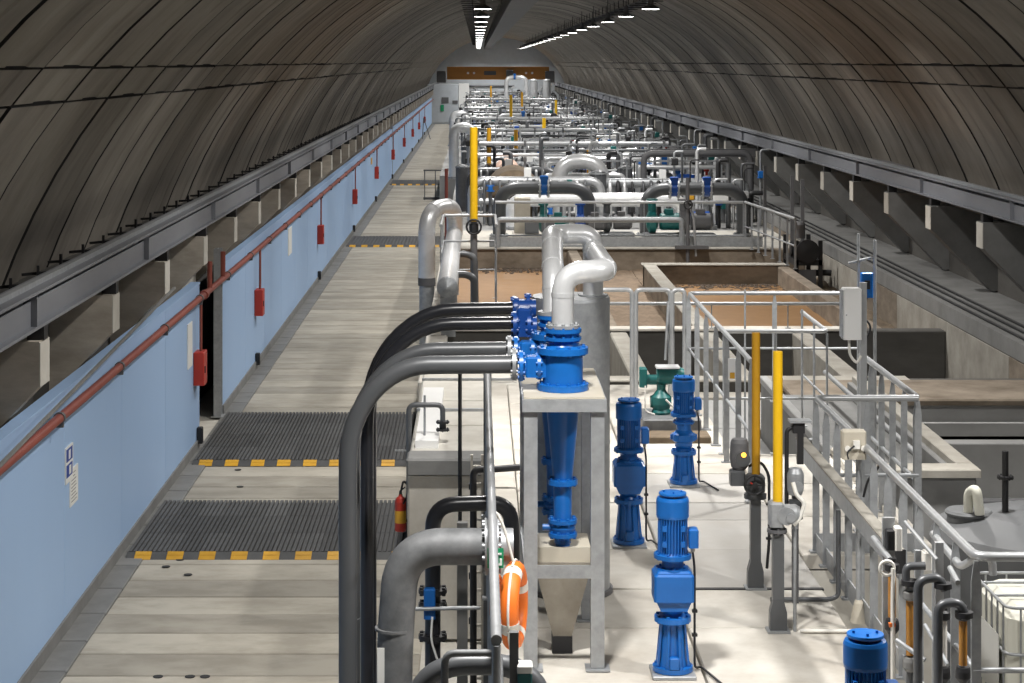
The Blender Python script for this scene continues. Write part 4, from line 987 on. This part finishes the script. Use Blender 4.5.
yellow_stem(-.06,38.3,.9,2.75,4.55,'tall bright yellow tube beside the silver pipes on the left',r=.075)
for i,(px,py0,py1,Y,m) in enumerate(((489,128,165,64,'oldyellow'),(491,86,108,150,'oldyellow'),(511,95,128,95,'yellow'),(522,92,125,118,'oldyellow'),(544,118,150,80,'yellow'),(516,130,150,70,'oldyellow'),(589,150,175,62,'oldyellow'),(556,100,118,110,'yellow'))):
    a = at(px,py0,Y); b = at(px,py1,Y)
    yellow_stem(a[0],Y,1.25,b[2],a[2],['second tall yellow tube, dull, in front of the silver pipe racks','dull yellow tube near the far end wall','bright yellow tube in the far left pipe rows','dull yellow tube right of the bright one in the far rows','slim yellow tube in the middle pipe rows','dull yellow tube behind the second railing row','worn yellow tube above the pink fittings','slim yellow tube in the far middle rows'][i],m,.07)

# ================================================================== PLANT FLOOR AND PIPE ROWS
PF = 1.25
pfz = thing('plant_floor', 'raised concrete floor under the rows of pipework', 'floor', (3,49,0))
part('floor_slab', MB().box(-.80,7.97,48.97,54,0,PF), 'conc', pfz); part('floor_slab', MB().box(-.80,7.97,54,80,0,PF), 'midc', pfz); part('floor_slab', MB().box(-1.5,7.97,80,213,0,PF), 'midc', pfz)  # slabs behind the front row darker: pit shade put into the colour
part('toe_board', MB().box(.3,7.0,49.0,49.02,PF,PF+.26), 'steel', pfz)

def bolt_valve(mb, x, y, z, r, axis='x', w=.22):
    mb.flange((x-w/2 if axis=='x' else x, y, z-w/2 if axis=='z' else z), r*1.55, .04, axis, 8, r*.12, 16)
    mb.flange((x+w/2 if axis=='x' else x, y, z+w/2 if axis=='z' else z), r*1.55, .04, axis, 8, r*.12, 16)
def portal(name, label, x0, x1, y, zt, r, m='greyp', vx=None, vcol='blue', group=None, z0=PF):
    t = thing(name, label, 'pipe', (x0,y,z0), group)
    cladpipe(t, [(x0,y,z0),(x0,y,zt),(x1,y,zt),(x1,y,z0)], r, r*3.2, m, m=='silver')
    for vv in (vx or []):
        mb = MB(); bolt_valve(mb, vv, y, zt, r); part('valve_flange', mb, 'steelr', t)
        v = part('valve_body', MB().lathe((vv,y,zt),[(r*1.2,-.08),(r*1.2,.08)],14,'x').bbox(vv-.11,vv+.11,y-.14,y+.02,zt+.02,zt+r*1.9,.02), vcol, t)
    for xx in (x0,x1): part('foot_flange', MB().flange((xx,y,z0+.05),r*1.5,.05,'z',8,r*.1,16), 'steel', t)
    return t
k52 = .026
portal('portal_pipe','grey pipe portal with a blue valve at the front left of the plant',.58,2.93,52,2.53,.17,'greyp',[1.74],'blue')
o = portal('portal_pipe','grey pipe portal with two valves at the front right of the plant',4.42,6.95,52.3,2.48,.17,'greyp',[5.15,6.0],'dblue')
portal('portal_pipe','low silver pipe portal right behind the front left grey one',.95,5.6,54.5,2.05,.19,'silver')
portal('portal_pipe','silver pipe bend rising behind the front grey portals',2.35,3.6,57.5,2.95,.22,'silver')
portal('portal_pipe','silver pipe arch behind the front right grey portal',4.9,6.5,60.0,2.75,.2,'silver',[5.6],'blue')
portal('portal_pipe','thin grey pipe portal reaching the right wall',4.75,7.8,57.0,3.20,.09,'dgrey')
t = thing('dark_beam', 'dark horizontal box beam running to the right wall haunches', 'beam', (5,58.5,3.1))
part('beam', MB().box(5.1,8.15,58.4,58.6,3.02,3.26), 'dgrey', t)
for xx in (5.2,6.6,7.9): part('post', MB().box(xx-.04,xx+.04,58.45,58.53,PF,3.02), 'dgrey', t)
solo('storage_drum', MB().lathe((1.05,56.4,1.95),[(.2,-.30),(.62,-.18),(.80,0),(.80,3.0)],28,'y'), 'moss', 'big round dark tank end behind the front left grey pipe', 'tank', (1,56.5,PF))
solo('pink_vessel', MB().lathe((.95,62.5,2.35),[(.05,-.35),(.33,-.2),(.40,0),(.40,1.2)],22,'y'), 'pink', 'pinkish primed vessel end among the silver pipes', 'tank', (1,62.5,PF))
def vessel(name, label, x, y, r, h, m, group=None, z=PF):
    t = thing(name, label, 'vessel', (x,y,z), group)
    part('shell', MB().lathe((x,y,z),[(r,.15),(r,h),(r*.8,h+r*.25),(r*.2,h+r*.4)],18), m, t)
    part('skirt', MB().lathe((x,y,z),[(r*.85,0),(r*.85,.15)],14), 'dgrey', t)
    part('top_flange', MB().flange((x,y,z+h),r*1.1,.04,'z',8,.02,18), 'steel', t)
    return t
vessel('upright_vessel','tall dull grey cylinder in the middle of the front pipe rows',3.42,56.5,.24,1.40,'greyp')
vessel('upright_vessel','second tall dull grey cylinder beside the right grey portal',4.35,58.5,.2,1.45,'greyp')
vessel('upright_vessel','dark grey cylinder behind the left railing cage',-.45,61,.2,1.35,'pipes_dark')
# pump sets on the floor of the front row
def pumpset(name, label, x, y, col, group=None, z=PF, s=1.0):
    t = thing(name, label, 'pump', (x,y,z), group)
    part('plinth', MB().bbox(x-.45*s,x+.45*s,y-.3,y+.3,z,z+.16*s,.02), 'castg', t)
    part('volute', MB().lathe((x-.3*s,y,z+.42*s),[(.12*s,-.08*s),(.25*s,-.02*s),(.25*s,.12*s),(.12*s,.18*s)],18,'x').lathe((x-.25*s,y,z+.42*s),[(.09*s,0),(.09*s,.45*s),(.13*s,.46*s),(.13*s,.5*s)],12), col, t)
    part('motor', MB().lathe((x-.08*s,y,z+.42*s),[(.16*s,0),(.19*s,.03*s),(.19*s,.42*s),(.13*s,.48*s)],18,'x').bbox(x+.02*s,x+.22*s,y-.08,y+.08,z+.58*s,z+.70*s,.01), 'dgrey' if col!='teal' else 'teal', t)
    return t
pumpset('pump_set','small pump with green casing left of the front row middle',1.95,51.2,'teal')
pumpset('pump_set','teal pump standing under the right grey portal',4.75,51.0,'teal',s=1.15)
pumpset('pump_set','dark motor pump beside the teal pump under the right portal',5.55,51.0,'dgrey',s=1.15)
pumpset('pump_set','small pump in front of the silver bend, middle of the front row',2.9,51.3,'dblue')
pumpset('pump_set','grey pump at the foot of the tall dull cylinder',3.6,51.6,'greyp')
t = thing('pale_plinth', 'pale stepped plinth with dark boxes at the front left of the plant', 'plinth', (1.2,51,PF))
part('step', MB().bbox(.9,2.1,50.0,51.2,PF,PF+.22,.01), 'pale', t); part('block', MB().bbox(.95,1.35,50.6,51.2,PF+.22,PF+1.1,.01), 'beige', t)
part('box', MB().bbox(1.2,1.55,50.1,50.4,PF+.25,PF+.62,.02), 'tankg', t); part('box', MB().bbox(1.62,1.95,50.1,50.4,PF+.25,PF+.62,.02), 'dgrey', t)
# front railing of the plant (thick mid-height pipes) and the right corner
railing('long two bar railing along the front edge of the plant floor', [(.45,49.2),(6.55,49.2)], PF, 1.10, 1.25, 'thin', (.28,), .035, toe=False)
solo('front_rail_pipe', MB().tube(fil([(.5,48.8,1.28),(.5,48.8,1.95),(5.0,48.8,1.95),(5.0,48.8,1.28)],.1),.07,10), 'steel', 'thick grey pipe running below the front railing of the plant', 'pipe', (.5,48.8,1.9))
railing('galvanised railing at the right front corner of the plant', [(6.6,49.2),(7.0,44.0)], PF, 1.10, .75, 'flat', (.5,), .035)
t = thing('level_probe', 'dark upright probe with handwheel at the basin edge', 'probe', (5.1,48.3,1.2))
part('rod', MB().tube([(5.1,48.4,.9),(5.1,48.4,3.0)],.045,8), 'dgrey', t); part('rod', MB().tube([(5.3,48.4,1.1),(5.25,48.4,2.0),(5.15,48.4,2.3)],.03,8), 'steelr', t)
part('base', MB().box(4.8,5.6,48.3,48.5,1.28,1.36), 'dgrey', t)
part('handwheel', MB().ring((5.1,48.3,2.35),.10,.02,'y',14,6), 'blackm', t)

# prototypes for the deeper rows -------------------------------------------------
def header_proto(seed, wdt, m):
    random.seed(seed)
    t = thing('pipe_header', 'x', 'pipes', (0,-30,0))
    P0 = (0,-30,0)
    z = 1.0+.5*random.random(); r = .10+.05*random.random()
    cladpipe(t, [(0,-30,.0),(0,-30,z),(wdt,-30,z),(wdt,-30,.0)], r, r*3, m, True, n=12)
    z2 = z-.55
    part('lower_header', MB().tube([(.2,-30.25,z2),(wdt-.2,-30.25,z2)], r*.7, 10), 'steelr', t)
    n = int(wdt/.26)
    for i in range(n):
        xx = .3+i*(wdt-.5)/n+random.uniform(-.05,.05); rr = .03+.03*random.random()
        part('branch', MB().tube(fil([(xx,-30.0,z),(xx,-30.2,z+.05),(xx,-30.3,z-.2),(xx,-30.3,.05)],.12,3), rr, 8), random.choice(['steelr','silver','greyp','pipes_dark','pipes_dark','blackm']), t)
        if random.random() < .65:
            zz = random.uniform(.3,z-.1); c = random.choice(['blue','dblue','blackm','teal','blue','pink','silver'])
            mb = MB().lathe((xx,-30.3,zz),[(rr*2.2,0),(rr*2.2,.03),(rr*1.3,.05),(rr*1.3,.13),(rr*2.2,.15),(rr*2.2,.18)],10).lathe((xx,-30.36,zz+.09),[(.03,-.14),(.03,0)],8,'y').bbox(xx-.06,xx+.06,-30.56,-30.46,zz+.02,zz+.17,.01)
            part('valve', mb, c, t)
    for i in range(3):
        xx = .5+i*(wdt-1)/2
        part('support', MB().box(xx-.03,xx+.03,-30.02,-29.96,0,z), 'steel', t)
    part('instrument', MB().bbox(wdt*.4,wdt*.4+.2,-30.5,-30.4,z+.15,z+.4,.01).tube([(wdt*.4+.1,-30.4,0.),(wdt*.4+.1,-30.4,z+.3)],.02,6), 'white', t)
    return t
def skid_proto(seed):
    random.seed(seed)
    t = thing('filter_skid', 'x', 'filter unit', (0,-40,0))
    for i in range(5):
        xx = .2+.42*i; r = .13; h = 1.0+random.uniform(-.1,.15)
        mm = random.choice(['silver','steel','greyp','silver','steelr'])
        v = part('filter_vessel', MB().lathe((xx,-40,0),[(r,.2),(r,h),(r*.7,h+.08),(.03,h+.1)],14), mm, t)
        part('lid_ring', MB().lathe((xx,-40,h-.05),[(r*1.15,0),(r*1.15,.05)],14), 'steel', v)
        part('valve', MB().lathe((xx,-40,h+.1),[(.04,0),(.04,.1),(.08,.11),(.08,.2)],10), random.choice(['blue','blackm','dblue','teal','red']), t)
    part('top_pipe', MB().tube(fil([(-.1,-40.2,.1),(-.1,-40.2,h+.35),(2.2,-40.2,h+.35),(2.2,-40.2,.1)],.15,4),.07,10), 'silver', t)
    part('base_frame', MB().box(-.15,2.3,-40.3,-39.7,.0,.12), 'dgrey', t)
    part('frame', MB().box(-.2,-.15,-40.35,-40.3,0,1.7).box(2.25,2.3,-40.35,-40.3,0,1.7).box(-.2,2.3,-40.35,-40.3,1.65,1.7), 'steel', t)
    part('control_box', MB().bbox(1.0,1.35,-40.45,-40.33,.9,1.3,.01), random.choice(['white','dblue']), t)
    return t
def bridge_proto(wd):
    t = thing('pipe_bridge', 'x', 'pipe rack', (0,-50,0))
    part('main_pipe', MB().tube([(0,-50,1.95),(wd,-50,1.95)],.075,10), 'steelr', t)
    part('second_pipe', MB().tube([(0,-49.7,1.72),(wd,-49.7,1.72)],.045,8), 'greyp', t)
    part('third_pipe', MB().tube([(0,-50.2,1.60),(wd*.8,-50.2,1.60)],.055,8), 'silver', t)
    for i in range(5):
        xx = .15+(wd-.3)*i/4
        part('post', MB().box(xx-.035,xx+.035,-50.1,-50.03,0,2.05), 'steel', t)
        part('pipe_clamp', MB().cbox((xx,-50,1.95),.06,.2,.2), 'dgrey', t)
    return t
def cluster_proto(seed):
    random.seed(seed)
    t = thing('valve_cluster', 'x', 'valves', (0,-60,0))
    for i in range(13):
        xx = .12+.2*i+random.uniform(-.07,.07); yy = -60+random.uniform(-.7,.7); zt = random.uniform(.9,2.35); rr = random.choice([.02,.03,.035,.05,.07])
        part('upright_pipe', MB().tube(fil([(xx,yy,0),(xx,yy,zt),(xx+random.choice([-.25,.25,.35]),yy,zt)],.1,3), rr, 8), random.choice(['pipes_dark','steelr','silver','blackm','greyp','steel','dgrey']), t)
        if i % 2 == 0:
            zz = random.uniform(.4,zt-.2)
            part('valve', MB().lathe((xx,yy-.05,zz),[(.09,0),(.09,.03),(.06,.05),(.06,.16),(.09,.18),(.09,.2)],10).bbox(xx-.09,xx+.09,yy-.26,yy-.1,zz+.02,zz+.2,.02), random.choice(['blue','dblue','blackm','dgrey','teal','silver','blue','reflector']), t)
    part('junction_box', MB().bbox(1.1,1.5,-60.8,-60.7,.8,1.25,.01), random.choice(['white','dgrey']), t)
    part('motor', MB().lathe((.5,-60.6,.3),[(.12,0),(.2,.03),(.2,.5),(.12,.56)],14,'x'), random.choice(['dgrey','dblue']), t)
    part('plinth', MB().box(.3,1.2,-60.8,-60.4,0,.12), 'castg', t)
    return t
cp_ = [cluster_proto(s) for s in (31,32,33)]
hp_ = [header_proto(11,3.6,'steelr'), header_proto(12,2.6,'greyp'), header_proto(13,4.2,'steel'), header_proto(14,3.0,'silver')]
sp_ = [skid_proto(21), skid_proto(22), skid_proto(23)]
bp1, bp2 = bridge_proto(6.2), bridge_proto(4.6)
random.seed(99)
rowsY = [55.8,60.5,66,72,78.5,86,94.5,104,115,127,141,157,174,192]
ordn = ['first','second','third','fourth','fifth','sixth','seventh','eighth','ninth','tenth','eleventh','twelfth','thirteenth','fourteenth']
used = set()
def place(p, loc, label, group=None):
    if id(p) not in used:
        used.add(id(p)); p.location = loc; p['label'] = label
        if group: p['group'] = group
        return p
    return dup(p, loc, label, group)
for i,Y in enumerate(rowsY):
    far_ = Y > 110; lab = ordn[i]
    xl = -.6 if Y < 80 else -1.2
    gg = lambda s: ('far '+s) if far_ else None
    def LB(s, where): return ('%s in the far crowded pipe rows' % s) if far_ else ('%s %s, %s pipework row' % (s, where, lab))
    place(hp_[i%4], (xl+.3+random.uniform(0,.4),Y,PF), LB('silver and grey pipe header with small valves','on the left'), gg('pipe headers'))
    place(hp_[(i+2)%4], (3.55+random.uniform(-.2,.2),Y+.8,PF), LB('silver and grey pipe header with small valves','on the right'), gg('pipe headers'))
    place(sp_[i%3], (2.2+random.uniform(-.2,.2),Y+2.6,PF), LB('skid of upright filter vessels','in the middle'), gg('filter skids'))
    place(sp_[(i+1)%3], (4.9+random.uniform(-.2,.3),Y+2.6,PF), LB('skid of upright filter vessels','at the right'), gg('filter skids'))
    if i: place(cp_[i%3], (xl+.1+random.uniform(0,.2),Y+1.4,PF), LB('cluster of upright pipes and valves','at the left'), gg('valve clusters'))
    if i: place(cp_[(i+1)%3], (2.6+random.uniform(-.2,.2),Y-1.2,PF), LB('cluster of upright pipes and valves','in the middle'), gg('valve clusters'))
    place(cp_[(i+2)%3], (5.25+random.uniform(-.1,.1),Y-.9,PF), LB('cluster of upright pipes and valves','at the right'), gg('valve clusters'))
    if i in (2,4,6,8,10,12): place(bp1 if i%4 else bp2, (xl+random.uniform(0,.3) if i%2 else xl+.5,Y-2.2,PF), LB('grey overhead pipe rack on posts','spanning the plant'), gg('pipe racks'))
    if i%2 == 0 and i: railing(LB('thin two bar railing','in front of the filters'), [(xl,Y-1.5),(5.6 if Y<80 else 6.2,Y-1.5)], PF, 1.1, 1.6, 'thin', (.55,), .032, group=gg('railings'))
# larger silver arches in the left strip, seen along the roadway
for i,(Y,lb) in enumerate(((78,'silver arched pipe with a white top beside the roadway'),(108,'smaller silver arched pipe further along the roadway edge'))):
    portal('portal_pipe', lb, -.9 if i==0 else -1.3, -.2 if i==0 else -.6, Y, 3.25 if i==0 else 3.0, .2, 'silver')
portal('portal_pipe','wide white silver portal with blue valve deep in the plant',1.1,4.0,104,3.0,.13,'steelr',[2.4],'blue')
portal('portal_pipe','silver horizontal loop with blue valve high in the far rows',.8,2.9,80,2.95,.15,'silver',[1.6],'dblue')
portal('portal_pipe','far tall silver pipe portal near the end wall',2.5,4.2,170,4.5,.17,'silver',[3.2],'blue')
for i,x in enumerate((4.75,5.85)): vessel('upright_vessel',['left one of the two tall silver columns near the end wall','right one of the two tall silver columns near the end wall'][i],x,168,.33,3.0,'steelr')
t = thing('side_fence', 'small dark fence sticking out into the roadway beside the plant', 'railing', (-1.9,84,0))
for xx in (-2.2,-1.75,-1.2): part('post', MB().box(xx-.02,xx+.02,84,84.04,0,1.25), 'dgrey', t)
part('rail', MB().box(-2.25,-1.1,84,84.05,1.22,1.28), 'dgrey', t); part('rail', MB().box(-2.25,-1.1,84,84.05,.02,.12), 'dgrey', t)
t = thing('red_hose_pipe','thin dark red upright pipe at the edge of the roadway','pipe',(-.85,60,0))
part('pipe', MB().tube([(-.92,60,0),(-.92,60,2.6)],.05,8), 'redpipe', t)
# dirty walkway along the right wall of the plant: rods and posts
for i,(Y) in enumerate((46.0,47.5,52,60)):
    solo('tall_post', MB().box(7.45,7.53,Y,Y+.08,1.2,3.1), 'dgrey', ['nearest dark post by the right wall shelf','second dark post by the right wall shelf','third dark post by the right wall shelf','farthest dark post by the right wall shelf'][i], 'post', (7.5,Y,1.2))

# ================================================================== FAR END: crane, cabin
cr = thing('bridge_crane', 'orange bridge crane spanning the far end of the tunnel', 'crane', (2,200,3.8))
part('beam', MB().box(-3.0,7.2,199.6,200.4,4.15,5.25), 'craneo', cr)
part('beam_flange', MB().box(-3.0,7.2,199.5,200.5,4.05,4.15).box(-3.0,7.2,199.5,200.5,5.25,5.33), 'craneo', cr)
for x in (-3.6,7.2): part('end_carriage', MB().bbox(x-.4,x+.5,198.5,201.5,3.75,4.9,.05), 'dgrey', cr)
part('hoist', MB().bbox(2.9,3.6,198.9,199.6,4.2,5.0,.05), 'dgrey', cr)
part('plate', MB().box(.7,1.9,199.55,199.6,4.5,4.9), 'greyp', cr)
for x in (-.9,-.3,4.9,5.5): part('lamp_disc', MB().lathe((x,199.5,4.7),[(.12,0),(.12,.1)],10,'y'), 'white', cr)
t = thing('control_cabin', 'pale grey cabin with small notices at the end of the roadway', 'cabin', (-3.2,187,0))
part('body', MB().bbox(-4.65,-1.75,187,191,0,3.70,.03), 'cabin', t)
part('front_panel', MB().box(-4.5,-1.9,186.95,187,.15,3.6), 'cabin', t)
part('side_panel', MB().bbox(-1.72,-.75,187.5,191,0,3.75,.03), 'white', t, 'white side panel')
part('window', MB().box(-3.3,-2.65,186.9,186.95,1.95,2.5), 'dgrey', t); part('window', MB().box(-2.3,-1.8,186.9,186.95,1.9,2.2), 'dgrey', t)
part('notice', MB().box(-3.4,-3.1,186.88,186.95,1.2,1.8), 'green', t, 'yellow green notice')
t = thing('leaning_frame', 'dark leaning trestle at the foot of the blue wall far away', 'trestle', (-3.9,150,0))
part('leg', MB().bar((-4.1,150,0),(-4.0,150,1.6),.06,.06), 'dgrey', t); part('leg', MB().bar((-3.5,150,0),(-4.0,150,1.6),.06,.06), 'dgrey', t)
solo('end_wall_conduit', MB().tube([(-2,213.9,4.2),(7,213.9,4.2)],.12,8).tube([(-2,213.9,3.2),(4,213.9,3.2)],.1,8), 'greyp', 'horizontal grey conduits on the far end wall', 'conduit', (2,213.9,4))
